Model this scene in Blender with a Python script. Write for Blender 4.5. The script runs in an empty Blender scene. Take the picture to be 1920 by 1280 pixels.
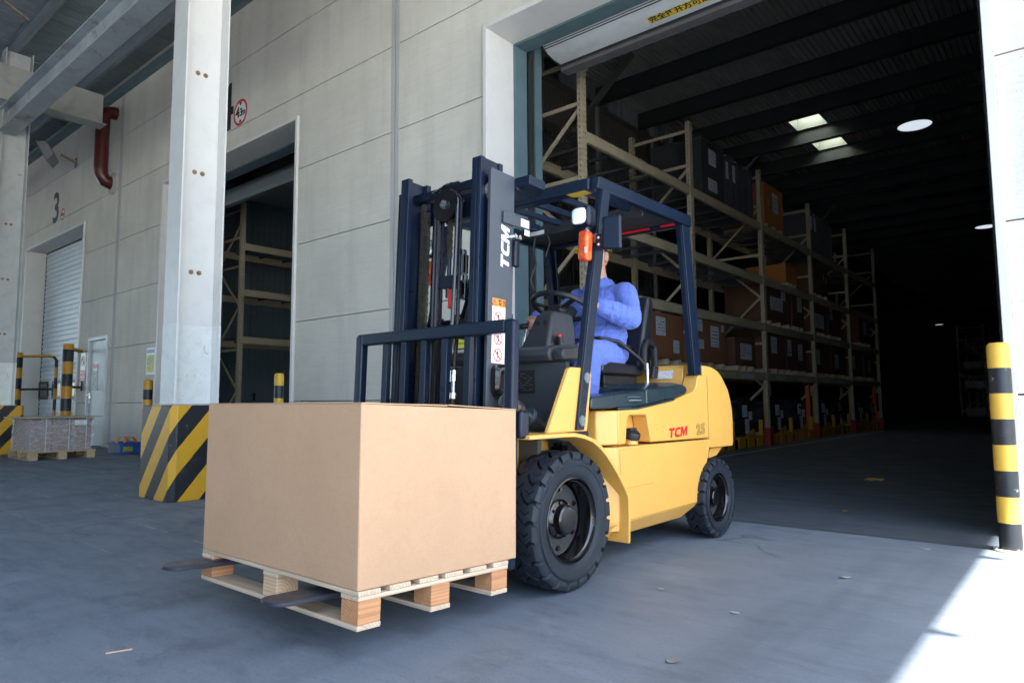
import bpy, bmesh, math, random
from mathutils import Vector, Matrix, Euler
random.seed(7)
sc = bpy.context.scene
C = bpy.data.collections.new('place'); sc.collection.children.link(C)
R = math.radians
# ------------------------------------------------------------------ camera
CAM_H = 0.885
yaw, pitch, roll = R(40.158), R(5.028), R(-0.358)
fw = Vector((-math.sin(yaw)*math.cos(pitch), math.cos(yaw)*math.cos(pitch), math.sin(pitch)))
rt = Vector((math.cos(yaw), math.sin(yaw), 0)); up = rt.cross(fw)
r2 = rt*math.cos(roll)+up*math.sin(roll); u2 = up*math.cos(roll)-rt*math.sin(roll)
cd = bpy.data.cameras.new('camera'); cam = bpy.data.objects.new('camera', cd); C.objects.link(cam)
cd.sensor_width = 36; cd.lens = 24.0; cd.clip_start = 0.05; cd.clip_end = 3000
m = Matrix((r2, u2, -fw)).transposed().to_4x4(); m.translation = (0, 0, CAM_H); cam.matrix_world = m
sc.camera = cam
# ------------------------------------------------------------------ light
SUN_EL, SUN_ROT = R(64), R(108)          # rotation clockwise from +Y
w = bpy.data.worlds.new('World'); sc.world = w; w.use_nodes = True
nt = w.node_tree; nt.nodes.clear()
sky = nt.nodes.new('ShaderNodeTexSky'); sky.sky_type = 'NISHITA'; sky.sun_disc = False
sky.sun_elevation = SUN_EL; sky.sun_rotation = SUN_ROT; sky.air_density = 1.0; sky.dust_density = 1.5; sky.ozone_density = 1.5
bg = nt.nodes.new('ShaderNodeBackground'); bg.inputs[1].default_value = 0.11
out = nt.nodes.new('ShaderNodeOutputWorld')
nt.links.new(sky.outputs[0], bg.inputs[0]); nt.links.new(bg.outputs[0], out.inputs[0])
sd = bpy.data.lights.new('sun', 'SUN'); so = bpy.data.objects.new('sun', sd); C.objects.link(so)
sd.energy = 5.0; sd.angle = R(0.55); sd.color = (1.0, 0.95, 0.88)
sdir = Vector((math.sin(SUN_ROT)*math.cos(SUN_EL), math.cos(SUN_ROT)*math.cos(SUN_EL), math.sin(SUN_EL)))
so.rotation_euler = sdir.to_track_quat('Z', 'Y').to_euler(); so.location = (20, -10, 30)
sc.view_settings.view_transform = 'Standard'; sc.view_settings.look = 'None'
sc.view_settings.gamma = 1; sc.view_settings.use_curve_mapping = False
sc.view_settings.exposure = 3.0
try:
    sc.cycles.use_denoising = True
    sc.cycles.max_bounces = 8; sc.cycles.diffuse_bounces = 5; sc.cycles.transparent_max_bounces = 8
    sc.cycles.sample_clamp_indirect = 6
except Exception: pass

# ------------------------------------------------------------------ mesh builder
class MB:
    def __init__(s): s.v=[]; s.f=[]; s.m=[]
    def add(s, vs, fs, m=0):
        b=len(s.v); s.v += [tuple(v) for v in vs]
        for f in fs: s.f.append(tuple(i+b for i in f)); s.m.append(m)
        return s
    def box(s, x0,x1,y0,y1,z0,z1, m=0):
        return s.add([(x0,y0,z0),(x1,y0,z0),(x1,y1,z0),(x0,y1,z0),(x0,y0,z1),(x1,y0,z1),(x1,y1,z1),(x0,y1,z1)],
            [(0,3,2,1),(4,5,6,7),(0,1,5,4),(1,2,6,5),(2,3,7,6),(3,0,4,7)], m)
    def bar(s, p0, p1, wd, ht, upv=(0,0,1), m=0):
        p0=Vector(p0); p1=Vector(p1); d=(p1-p0).normalized(); upv=Vector(upv)
        if abs(d.dot(upv))>.99: upv=Vector((0,1,0))
        a=d.cross(upv).normalized(); b=a.cross(d).normalized()
        vs=[]
        for p in (p0,p1):
            for i,j in ((-1,-1),(1,-1),(1,1),(-1,1)): vs.append(p+a*i*wd/2+b*j*ht/2)
        return s.add(vs,[(0,1,2,3),(7,6,5,4),(0,4,5,1),(1,5,6,2),(2,6,7,3),(3,7,4,0)],m)
    def prism(s, poly, axis, a, b, m=0):
        n=len(poly)
        def P(q,t):
            return {'x':(t,q[0],q[1]),'y':(q[0],t,q[1]),'z':(q[0],q[1],t)}[axis]
        vs=[P(q,a) for q in poly]+[P(q,b) for q in poly]
        fs=[tuple(range(n)),tuple(range(2*n-1,n-1,-1))]+[((i+1)%n,i,n+i,n+(i+1)%n) for i in range(n)]
        return s.add(vs,fs,m)
    def cyl(s, p0, p1, r0, r1=None, n=16, m=0, caps=True):
        r1=r0 if r1 is None else r1
        p0=Vector(p0); p1=Vector(p1); d=(p1-p0).normalized()
        a=d.orthogonal().normalized(); b=d.cross(a)
        vs=[]
        for p,r in ((p0,r0),(p1,r1)):
            for i in range(n):
                t=2*math.pi*i/n; vs.append(p+(a*math.cos(t)+b*math.sin(t))*r)
        fs=[(i,(i+1)%n,n+(i+1)%n,n+i) for i in range(n)]
        if caps: fs+= [tuple(range(n-1,-1,-1)),tuple(range(n,2*n))]
        return s.add(vs,fs,m)
    def tube(s, pts, r, n=8, m=0, closed=False):
        pts=[Vector(p) for p in pts]; N=len(pts); rr=r if isinstance(r,(list,tuple)) else [r]*N
        vs=[]; prev=None
        for i,p in enumerate(pts):
            if closed: d=(pts[(i+1)%N]-pts[i-1])
            else: d=pts[min(i+1,N-1)]-pts[max(i-1,0)]
            d.normalize()
            a=(prev-d*prev.dot(d)) if prev is not None else d.orthogonal()
            a.normalize(); prev=a; b=d.cross(a)
            for k in range(n):
                t=2*math.pi*k/n; vs.append(p+(a*math.cos(t)+b*math.sin(t))*rr[i])
        fs=[]
        for i in range(N if closed else N-1):
            j=(i+1)%N
            for k in range(n): fs.append((i*n+k,i*n+(k+1)%n,j*n+(k+1)%n,j*n+k))
        if not closed: fs+=[tuple(range(n-1,-1,-1)),tuple(range((N-1)*n,N*n))]
        return s.add(vs,fs,m)
    def lathe(s, prof, o, d, n=32, m=0, closed=False):
        o=Vector(o); d=Vector(d).normalized(); a=d.orthogonal().normalized(); b=d.cross(a); P=len(prof)
        vs=[]
        for i in range(n):
            t=2*math.pi*i/n
            for r,h in prof: vs.append(o+d*h+(a*math.cos(t)+b*math.sin(t))*r)
        fs=[]
        for i in range(n):
            j=(i+1)%n
            for k in range(P if closed else P-1):
                l=(k+1)%P
                fs.append((i*P+k,j*P+k,j*P+l,i*P+l))
        return s.add(vs,fs,m)
    def quad(s, a,b,c,d, m=0): return s.add([a,b,c,d],[(0,1,2,3)],m)
    def sphere(s, c, r, nu=16, nv=10, m=0, sx=1,sy=1,sz=1):
        vs=[]; fs=[]
        for j in range(nv+1):
            ph=math.pi*j/nv
            for i in range(nu):
                t=2*math.pi*i/nu
                vs.append((c[0]+r*sx*math.sin(ph)*math.cos(t),c[1]+r*sy*math.sin(ph)*math.sin(t),c[2]+r*sz*math.cos(ph)))
        for j in range(nv):
            for i in range(nu): fs.append((j*nu+i,(j+1)*nu+i,(j+1)*nu+(i+1)%nu,j*nu+(i+1)%nu))
        return s.add(vs,fs,m)
    def xf(s, M):
        s.v=[tuple(M@Vector(v)) for v in s.v]; return s
    def mesh(s, name, mats, ang=35, clean=False):
        me=bpy.data.meshes.new(name); me.from_pydata(s.v,[],s.f)
        for mt in (mats if isinstance(mats,(list,tuple)) else [mats]): me.materials.append(mt)
        me.polygons.foreach_set('material_index', s.m)
        bm=bmesh.new(); bm.from_mesh(me)
        if clean: bmesh.ops.remove_doubles(bm, verts=bm.verts, dist=1e-5)
        bmesh.ops.recalc_face_normals(bm, faces=bm.faces); bm.to_mesh(me); bm.free()
        if ang: me.shade_smooth(); me.set_sharp_from_angle(angle=R(ang))
        me.update(); return me

def link(name, me, parent=None, loc=None, rot=None):
    o=bpy.data.objects.new(name, me); C.objects.link(o)
    if parent is not None: o.parent=parent
    if loc is not None: o.location=loc
    if rot is not None: o.rotation_euler=rot
    return o
def tag(o, label=None, cat=None, group=None, kind=None):
    if label: o['label']=label
    if cat: o['category']=cat
    if group: o['group']=group
    if kind: o['kind']=kind
    return o
def thing(name, label, cat, loc=(0,0,0), rz=0, group=None):
    return tag(link(name, None, None, loc, (0,0,rz)), label, cat, group)
def part(name, mb, mats, parent=None, bevel=0, ang=35, loc=None, rot=None, seg=2, clean=False, label=None):
    o=link(name, mb if not isinstance(mb,MB) else mb.mesh(name,mats,ang,clean), parent, loc, rot)
    if bevel:
        b=o.modifiers.new('bevel','BEVEL'); b.width=bevel; b.segments=seg; b.limit_method='ANGLE'; b.angle_limit=R(40); b.harden_normals=False
    if label: o['label']=label
    return o
def solo(name, mb, mats, label, cat, base, group=None, bevel=0, ang=35):
    mb.v=[(x-base[0],y-base[1],z-base[2]) for x,y,z in mb.v]
    o=part(name, mb, mats, None, bevel, ang, base); return tag(o,label,cat,group)
def children(o): return [c for c in C.objects if c.parent==o]
def dup(o, parent=None):
    c=o.copy(); C.objects.link(c); c.parent=parent
    for ch in list(o.children): dup(ch,c)
    return c

# ------------------------------------------------------------------ materials
def node(nt,t,**k):
    n=nt.nodes.new(t)
    for a,b in k.items():
        if a.startswith('i_'):
            key=a[2:]; n.inputs[int(key) if key.isdigit() else key.replace('_',' ')].default_value=b
        else: setattr(n,a,b)
    return n
def base_mat(name):
    mt=bpy.data.materials.new(name); mt.use_nodes=True; nt=mt.node_tree
    return mt,nt,nt.nodes['Principled BSDF']
def coords(nt, scale=(1,1,1), world=False):
    if world:
        g=node(nt,'ShaderNodeNewGeometry'); src=g.outputs['Position']
    else:
        g=node(nt,'ShaderNodeTexCoord'); src=g.outputs['Object']
    mp=node(nt,'ShaderNodeMapping'); mp.inputs['Scale'].default_value=scale
    nt.links.new(src,mp.inputs[0]); return mp.outputs[0]
def noise(nt,vec,scale,detail=4,rough=.55,dist=0):
    n=node(nt,'ShaderNodeTexNoise'); n.inputs['Scale'].default_value=scale; n.inputs['Detail'].default_value=detail
    n.inputs['Roughness'].default_value=rough; n.inputs['Distortion'].default_value=dist
    nt.links.new(vec,n.inputs['Vector']); return n.outputs['Fac']
def ramp(nt,fac,stops):
    r=node(nt,'ShaderNodeValToRGB'); e=r.color_ramp.elements
    while len(e)<len(stops): e.new(0.5)
    for el,(p,c) in zip(e,stops):
        el.position=p; el.color=(c,c,c,1) if isinstance(c,(int,float)) else (*c,1)
    nt.links.new(fac,r.inputs[0]); return r.outputs[0]
def mix(nt,a,b,fac,mode='MIX'):
    n=node(nt,'ShaderNodeMix',data_type='RGBA',blend_type=mode)
    for s,x in ((n.inputs[6],a),(n.inputs[7],b),(n.inputs[0],fac)):
        if hasattr(x,'is_linked') or hasattr(x,'links'): nt.links.new(x,s)
        elif isinstance(x,(int,float)): s.default_value=x
        else: s.default_value=(*x,1) if len(x)==3 else x
    return n.outputs[2]
def math_(nt,op,a,b=None,c=None):
    n=node(nt,'ShaderNodeMath',operation=op)
    for i,x in enumerate((a,b,c)):
        if x is None: continue
        if isinstance(x,(int,float)): n.inputs[i].default_value=x
        else: nt.links.new(x,n.inputs[i])
    return n.outputs[0]
def bump(nt,bs,h,strength=.2,dist=.01):
    b=node(nt,'ShaderNodeBump'); b.inputs['Strength'].default_value=strength; b.inputs['Distance'].default_value=dist
    nt.links.new(h,b.inputs['Height']); nt.links.new(b.outputs[0],bs.inputs['Normal']); return b
def sc3(c,k): return tuple(min(1,x*k) for x in c)
MATS={}
ORD=['first','second','third','fourth','fifth','sixth','seventh','eighth','ninth','tenth','eleventh','twelfth']
def M(name,col,rough=.5,metal=0,var=.12,scale=6,bmp=.05,bscale=40,rust=0,coat=0,stretch=(1,1,1),spec=.5,emit=0,dirt=0):
    if name in MATS: return MATS[name]
    mt,nt,bs=base_mat(name)
    v=coords(nt,stretch)
    n=noise(nt,v,scale,5,.6)
    c=ramp(nt,n,[(.25,sc3(col,1-var)),(.75,sc3(col,1+var))])
    if dirt:
        d=noise(nt,v,scale*2.3,6,.7,.4); c=mix(nt,c,sc3(col,.45),math_(nt,'MULTIPLY',ramp(nt,d,[(.5,0.),(.75,1.)]),dirt))
    if rust:
        d=noise(nt,v,scale*1.3,8,.75,.6); c=mix(nt,c,(.16,.06,.025),ramp(nt,d,[(.62-.1*rust,0.),(.70,1.)]))
    nt.links.new(c,bs.inputs['Base Color'])
    n2=noise(nt,v,scale*3.1,4,.6)
    nt.links.new(ramp(nt,n2,[(.2,max(0,rough-.1)),(.8,min(1,rough+.1))]),bs.inputs['Roughness'])
    bs.inputs['Metallic'].default_value=metal; bs.inputs['Specular IOR Level'].default_value=spec
    if coat: bs.inputs['Coat Weight'].default_value=coat; bs.inputs['Coat Roughness'].default_value=.15
    if bmp: bump(nt,bs,noise(nt,v,bscale,3,.6),bmp,.004)
    if emit: bs.inputs['Emission Color'].default_value=(*col,1); bs.inputs['Emission Strength'].default_value=emit
    MATS[name]=mt; return mt

def floor_mat(name, dark, light, rough):
    mt,nt,bs=base_mat(name); v=coords(nt,(1,1,1),True); vs=coords(nt,(.55,1.6,1),True)
    big=noise(nt,v,.55,5,.6,.3); med=noise(nt,vs,3.4,10,.72,.25); fine=noise(nt,v,75,5,.8)
    c=ramp(nt,big,[(.3,dark),(.7,light)])
    c=mix(nt,c,sc3(dark,.6),math_(nt,'MULTIPLY',ramp(nt,med,[(.5,0.),(.72,1.)]),.6))
    c=mix(nt,c,sc3(light,1.35),math_(nt,'MULTIPLY',ramp(nt,noise(nt,vs,3.7,8,.7,.5),[(.55,0.),(.72,1.)]),.4))
    c=mix(nt,c,sc3(dark,.6),math_(nt,'MULTIPLY',ramp(nt,fine,[(.48,0.),(.7,1.)]),.55))
    # tyre marks: long dark bands along Y
    wv=node(nt,'ShaderNodeTexNoise'); wv.inputs['Scale'].default_value=1; wv.inputs['Detail'].default_value=5
    nt.links.new(coords(nt,(2.3,.13,1),True),wv.inputs['Vector'])
    c=mix(nt,c,sc3(dark,.55),math_(nt,'MULTIPLY',ramp(nt,wv.outputs['Fac'],[(.55,0.),(.68,1.)]),.5))
    # worn pale remnants of old lines, parallel to the building
    sx=node(nt,'ShaderNodeSeparateXYZ'); nt.links.new(v,sx.inputs[0])
    for ly,lw in ((2.62,.012),(2.15,.010),(1.66,.008),(3.3,.02)):
        dd=math_(nt,'ABSOLUTE',math_(nt,'SUBTRACT',math_(nt,'ADD',sx.outputs[1],math_(nt,'MULTIPLY',sx.outputs[0],.03)),ly-.16))
        lm_=math_(nt,'MULTIPLY',ramp(nt,dd,[(lw*.6,1.),(lw*1.6,0.)]),math_(nt,'MULTIPLY',ramp(nt,noise(nt,v,3.3,7,.75),[(.48,0.),(.62,.55)]),math_(nt,'LESS_THAN',sx.outputs[0],-4.0)))
        c=mix(nt,c,(.42,.44,.46),lm_)
    # turning tyre arcs
    for cx,cy,rr in ((-8.6,.4,6.1),(-8.6,.4,7.1),(-9.0,-2.5,6.3),(-9.0,-2.5,7.3)):
        vd=node(nt,'ShaderNodeVectorMath',operation='DISTANCE'); nt.links.new(v,vd.inputs[0]); vd.inputs[1].default_value=(cx,cy,0)
        da=math_(nt,'ABSOLUTE',math_(nt,'SUBTRACT',vd.outputs['Value'],rr))
        am=math_(nt,'MULTIPLY',ramp(nt,da,[(.06,1.),(.12,0.)]),ramp(nt,noise(nt,v,1.7,9,.8),[(.46,0.),(.64,.45)]))
        c=mix(nt,c,sc3(dark,.45),am)
    # hairline cracks
    vo=node(nt,'ShaderNodeTexVoronoi',feature='DISTANCE_TO_EDGE'); vo.inputs['Scale'].default_value=.33
    dn=node(nt,'ShaderNodeTexNoise'); dn.inputs['Scale'].default_value=2.2; dn.inputs['Detail'].default_value=7
    nt.links.new(v,dn.inputs['Vector'])
    vm=node(nt,'ShaderNodeVectorMath',operation='MULTIPLY_ADD'); vm.inputs[1].default_value=(.55,.55,0)
    nt.links.new(dn.outputs['Color'],vm.inputs[0]); nt.links.new(v,vm.inputs[2]); nt.links.new(vm.outputs[0],vo.inputs['Vector'])
    crk=ramp(nt,vo.outputs['Distance'],[(0,1.),(.0045,0.)])
    crk=math_(nt,'MULTIPLY',crk,ramp(nt,noise(nt,v,.9,3,.5),[(.5,0.),(.6,.8)]))
    crk=math_(nt,'MULTIPLY',crk,math_(nt,'LESS_THAN',sx.outputs[0],-.75)); c=mix(nt,c,sc3(dark,.35),crk)
    # pale flecks
    fl=node(nt,'ShaderNodeTexVoronoi'); fl.inputs['Scale'].default_value=11
    nt.links.new(coords(nt,(1,2.2,1),True),fl.inputs['Vector'])
    flm=math_(nt,'MULTIPLY',ramp(nt,fl.outputs['Distance'],[(.02,1.),(.05,0.)]),ramp(nt,noise(nt,v,4.1,2,.5),[(.6,0.),(.62,1.)]))
    c=mix(nt,c,(.45,.45,.43),flm)
    nt.links.new(c,bs.inputs['Base Color'])
    nt.links.new(ramp(nt,med,[(.3,rough-.12),(.7,rough+.15)]),bs.inputs['Roughness'])
    bump(nt,bs,math_(nt,'ADD',fine,math_(nt,'MULTIPLY',med,2.0)),.12,.004)
    return mt
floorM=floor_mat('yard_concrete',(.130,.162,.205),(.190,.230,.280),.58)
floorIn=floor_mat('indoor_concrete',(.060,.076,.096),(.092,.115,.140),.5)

def panel_mat(name,col,streak=.35,agg=.10):
    mt,nt,bs=base_mat(name); v=coords(nt,(1,1,1),True)
    big=noise(nt,v,.8,4,.6); fine=noise(nt,v,95,3,.75); st=noise(nt,coords(nt,(2.2,1,.22),True),1.5,6,.65)
    hz=noise(nt,coords(nt,(1.2,1,26),True),1.5,4,.6)
    c=ramp(nt,big,[(.3,sc3(col,.88)),(.7,sc3(col,1.06))])
    c=mix(nt,c,sc3(col,.5),math_(nt,'MULTIPLY',ramp(nt,st,[(.5,0.),(.75,1.)]),streak))
    c=mix(nt,c,sc3(col,.62),math_(nt,'MULTIPLY',ramp(nt,hz,[(.45,0.),(.8,1.)]),.25))
    c=mix(nt,c,sc3(col,.45),math_(nt,'MULTIPLY',ramp(nt,fine,[(.52,0.),(.75,1.)]),agg*3))
    pit=node(nt,'ShaderNodeTexVoronoi'); pit.inputs['Scale'].default_value=26; nt.links.new(v,pit.inputs['Vector'])
    pm=math_(nt,'MULTIPLY',ramp(nt,pit.outputs['Distance'],[(.06,1.),(.12,0.)]),ramp(nt,noise(nt,v,7,2,.5),[(.6,0.),(.66,1.)]))
    c=mix(nt,c,sc3(col,.3),math_(nt,'MULTIPLY',pm,.7))
    nt.links.new(c,bs.inputs['Base Color']); bs.inputs['Roughness'].default_value=.85
    bump(nt,bs,math_(nt,'SUBTRACT',math_(nt,'ADD',fine,math_(nt,'MULTIPLY',hz,.7)),pm),.3,.006)
    MATS[name]=mt; return mt
panelM=panel_mat('facade_panel',(.67,.64,.56),.28)

def hazard_mat(name,angle_dir,period,yellow=(.62,.33,.015),black=(.012,.014,.018),duty=.5,offset=0.,bend=False):
    """painted stripes, two tone, following coordinates of the object"""
    mt,nt,bs=base_mat(name)
    tc=node(nt,'ShaderNodeTexCoord'); d=node(nt,'ShaderNodeVectorMath',operation='DOT_PRODUCT')
    nt.links.new(tc.outputs['Object'],d.inputs[0]); d.inputs[1].default_value=angle_dir
    wob=noise(nt,tc.outputs['Object'],9,3,.6)
    x=math_(nt,'ADD',d.outputs['Value'],math_(nt,'MULTIPLY',math_(nt,'SUBTRACT',wob,.5),.008))
    fr=math_(nt,'FRACT',math_(nt,'ADD',math_(nt,'DIVIDE',x,period),offset))
    s=math_(nt,'GREATER_THAN',fr,duty)
    c=mix(nt,yellow,black,s)
    dn=noise(nt,tc.outputs['Object'],5,7,.7,.4)
    c=mix(nt,c,(.16,.15,.14),math_(nt,'MULTIPLY',ramp(nt,dn,[(.55,0.),(.8,1.)]),.28))
    ch=noise(nt,tc.outputs['Object'],16,6,.7)
    c=mix(nt,c,(.35,.34,.32),ramp(nt,ch,[(.655,0.),(.675,.8)]))
    nt.links.new(c,bs.inputs['Base Color']); bs.inputs['Roughness'].default_value=.45
    bump(nt,bs,ch,.08,.004)
    return mt

def wood_mat(name,col,endgrain=False,axis=0):
    mt,nt,bs=base_mat(name)
    oi=node(nt,'ShaderNodeObjectInfo'); tc=node(nt,'ShaderNodeTexCoord')
    off=node(nt,'ShaderNodeVectorMath',operation='MULTIPLY_ADD'); off.inputs[1].default_value=(1,1,1)
    cmb=node(nt,'ShaderNodeCombineXYZ')
    for i in range(3): nt.links.new(math_(nt,'MULTIPLY',oi.outputs['Random'],(3.7,5.1,7.9)[i]),cmb.inputs[i])
    nt.links.new(tc.outputs['Object'],off.inputs[0]); nt.links.new(cmb.outputs[0],off.inputs[2])
    s=[14,14,14]; s[axis]=1.1
    mp=node(nt,'ShaderNodeMapping'); mp.inputs['Scale'].default_value=s; nt.links.new(off.outputs[0],mp.inputs[0])
    g=noise(nt,mp.outputs[0],1.6,6,.65,.8)
    wv=node(nt,'ShaderNodeTexWave',wave_type='RINGS',rings_direction='XYZ'[axis]); wv.inputs['Scale'].default_value=26
    wv.inputs['Distortion'].default_value=2.2; wv.inputs['Detail'].default_value=3; wv.inputs['Detail Scale'].default_value=1.2
    o2=node(nt,'ShaderNodeMapping'); s2=[1,1,1]; s2[axis]=.08; o2.inputs['Scale'].default_value=s2
    nt.links.new(tc.outputs['Object'],o2.inputs[0])
    ad=node(nt,'ShaderNodeVectorMath',operation='ADD'); nt.links.new(o2.outputs[0],ad.inputs[0])
    cm2=node(nt,'ShaderNodeCombineXYZ')
    for i in range(3): nt.links.new(math_(nt,'MULTIPLY',math_(nt,'SUBTRACT',oi.outputs['Random'],.5),(.09,.13,.11)[i]),cm2.inputs[i])
    nt.links.new(cm2.outputs[0],ad.inputs[1]); nt.links.new(ad.outputs[0],wv.inputs['Vector'])
    c=ramp(nt,g,[(.3,sc3(col,.78)),(.7,sc3(col,1.12))])
    c=mix(nt,c,(col[0]*.62,col[1]*.42,col[2]*.3),math_(nt,'MULTIPLY',ramp(nt,wv.outputs['Fac'],[(.45,0.),(.85,1.)]),.38))
    nt.links.new(c,bs.inputs['Base Color']); bs.inputs['Roughness'].default_value=.75
    bump(nt,bs,g,.15,.003); MATS[name]=mt; return mt

def card_mat(name,col):
    mt,nt,bs=base_mat(name); v=coords(nt)
    n=noise(nt,v,3,5,.6); f=noise(nt,v,160,3,.7); fl=noise(nt,coords(nt,(1,1,.03)),220,2,.5); blot=noise(nt,v,22,5,.7)
    c=ramp(nt,n,[(.3,sc3(col,.94)),(.7,sc3(col,1.04))])
    c=mix(nt,c,sc3(col,.72),math_(nt,'MULTIPLY',ramp(nt,f,[(.45,0.),(.8,1.)]),.5))
    c=mix(nt,c,sc3(col,.86),math_(nt,'MULTIPLY',ramp(nt,blot,[(.5,0.),(.75,1.)]),.6))
    nt.links.new(c,bs.inputs['Base Color']); bs.inputs['Roughness'].default_value=.8
    bump(nt,bs,math_(nt,'ADD',fl,math_(nt,'MULTIPLY',n,1.5)),.05,.004); MATS[name]=mt; return mt

def print_mat(name,bgc,ink,sx=30,sy=14,dens=.5):
    """flat print: rows of small marks that read as lines of text at label size (object XZ or YZ)"""
    mt,nt,bs=base_mat(name); tc=node(nt,'ShaderNodeTexCoord'); sp=node(nt,'ShaderNodeSeparateXYZ')
    nt.links.new(tc.outputs['Generated'],sp.inputs[0])
    u=math_(nt,'ADD',sp.outputs[0],sp.outputs[1]); v_=sp.outputs[2]
    row=math_(nt,'FLOOR',math_(nt,'MULTIPLY',v_,sy)); fr=math_(nt,'FRACT',math_(nt,'MULTIPLY',v_,sy))
    cb=node(nt,'ShaderNodeCombineXYZ'); nt.links.new(math_(nt,'FLOOR',math_(nt,'MULTIPLY',u,sx)),cb.inputs[0]); nt.links.new(row,cb.inputs[1])
    oi=node(nt,'ShaderNodeObjectInfo'); nt.links.new(math_(nt,'MULTIPLY',oi.outputs['Random'],57.),cb.inputs[2])
    wn=node(nt,'ShaderNodeTexWhiteNoise',noise_dimensions='3D'); nt.links.new(cb.outputs[0],wn.inputs['Vector'])
    on=math_(nt,'MULTIPLY',math_(nt,'LESS_THAN',wn.outputs['Value'],dens),math_(nt,'LESS_THAN',math_(nt,'ABSOLUTE',math_(nt,'SUBTRACT',fr,.5)),.20))
    ed=math_(nt,'MULTIPLY',math_(nt,'LESS_THAN',math_(nt,'ABSOLUTE',math_(nt,'SUBTRACT',v_,.5)),.42),math_(nt,'LESS_THAN',math_(nt,'ABSOLUTE',math_(nt,'SUBTRACT',math_(nt,'FRACT',u),.5)),.42))
    c=mix(nt,bgc,ink,math_(nt,'MULTIPLY',on,ed))
    nt.links.new(c,bs.inputs['Base Color']); bs.inputs['Roughness'].default_value=.6; MATS[name]=mt; return mt

def text_mb(txt,size=1.0,bold=0.,shear=0.,align='CENTER',sx=1.0,outline=0):
    cu=bpy.data.curves.new('lettering','FONT'); cu.body=txt; cu.size=size; cu.offset=bold; cu.shear=shear; cu.align_x=align; cu.align_y='CENTER'; cu.resolution_u=3
    o=bpy.data.objects.new('lettering',cu); sc.collection.objects.link(o)
    dg=bpy.context.evaluated_depsgraph_get(); me=bpy.data.meshes.new_from_object(o.evaluated_get(dg))
    mb=MB(); mb.add([(v.co.x*sx,v.co.y,0) for v in me.vertices],[tuple(p.vertices) for p in me.polygons])
    bpy.data.objects.remove(o); bpy.data.curves.remove(cu); bpy.data.meshes.remove(me)
    return mb
def basis(o,x,y):
    x=Vector(x).normalized(); y=Vector(y).normalized(); z=x.cross(y)
    mm=Matrix((x,y,z)).transposed().to_4x4(); mm.translation=Vector(o); return mm
def text_part(txt,o,x,y,size,mat,parent=None,name='lettering',**k):
    mb=text_mb(txt,size,**k); mb.xf(basis(o,x,y)); return part(name,mb,mat,parent,ang=0)

# shared materials
navy=M('navy_steel',(.004,.008,.018),.33,.0,.2,4,.03,60,spec=.35)
navy2=M('navy_plate',(.005,.012,.028),.33,.0,.15,4,.03,60,spec=.35)
slate=M('slate_steel',(.05,.06,.075),.42,0,.08,4,.03,60)
blackp=M('black_plastic',(.012,.013,.015),.45,0,.2,8,.06,90)
blackg=M('black_gloss',(.005,.005,.006),.16,0,.2,8,.02,40,coat=.4)
dashM=M('dash_plastic',(.032,.036,.042),.55,0,.08,10,.10,140)
yellow=M('truck_yellow',(.72,.39,.085),.36,0,.05,3,.015,25,coat=.15,dirt=.10)
steel=M('bright_steel',(.62,.64,.66),.28,1,.1,14,.03,60)
chainM=M('chain_steel',(.10,.095,.075),.45,.8,.3,30,.1,90)
white=M('white_paint',(.66,.65,.62),.45,0,.05,2.5,.02,30,dirt=.15)
whitew=M('white_metal_worn',(.45,.47,.46),.5,0,.10,1.6,.03,30,rust=.05,dirt=.4)
crane=M('crane_paint',(.40,.45,.48),.55,0,.25,1.1,.05,20,rust=.7,dirt=.6)
teal=M('teal_steel',(.10,.16,.18),.5,0,.12,3,.02,30,dirt=.3)
rackM=M('rack_beige',(.40,.345,.235),.5,0,.12,2.5,.03,30,dirt=.35,rust=.05)
wire=M('wire_grey',(.10,.10,.10),.5,.3,.2,6,0)
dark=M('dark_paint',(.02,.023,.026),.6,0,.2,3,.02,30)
roofM=M('roof_sheet',(.40,.39,.34),.55,.1,.15,1.5,.03,20,dirt=.4)
canM=M('canopy_sheet',(.24,.285,.30),.6,0,.15,1.2,.03,20,dirt=.4)
purl=M('purlin_dark',(.05,.055,.058),.6,0,.15,2,.02,20)
# ================================================================== SETTING
FY=5.437        # outer face of the facade
g=MB(); g.quad((-300,-300,0),(300,-300,0),(300,300,0),(-300,300,0))
o=part('ground',g,floorM,None,ang=0); tag(o,kind='structure')
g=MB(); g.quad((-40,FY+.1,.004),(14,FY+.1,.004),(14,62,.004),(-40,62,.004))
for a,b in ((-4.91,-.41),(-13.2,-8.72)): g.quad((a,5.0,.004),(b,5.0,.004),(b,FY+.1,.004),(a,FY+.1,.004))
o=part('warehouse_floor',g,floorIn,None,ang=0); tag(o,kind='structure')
g=MB()
for a,b in ((-4.91,-.41),(-13.2,-8.72)): g.quad((a,4.965,.0045),(b,4.965,.0045),(b,5.0,.0045),(a,5.0,.0045))
tag(part('floor_joint',g,M('joint_filler',(.07,.085,.10),.7),None,ang=0),kind='structure')
g=MB(); g.quad((-4.52,8,.0085),(-4.43,8,.0085),(-4.43,44,.0085),(-4.52,44,.0085))
tag(part('floor_marking',g,M('floor_line',(.45,.45,.43),.6,0,.3,3,0,dirt=.7),None,ang=0),kind='structure')

ap=MB(); ap.quad((5,-40,.004),(60,-40,.004),(60,FY-.02,.004),(5,FY-.02,.004))  # pale slab added out of view, bounces sunlight onto sides facing the yard
tag(part('bounce_slab',ap,floor_mat('bounce_slab_concrete',(.40,.39,.37),(.50,.49,.47),.75),None,ang=0),kind='structure')
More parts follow.
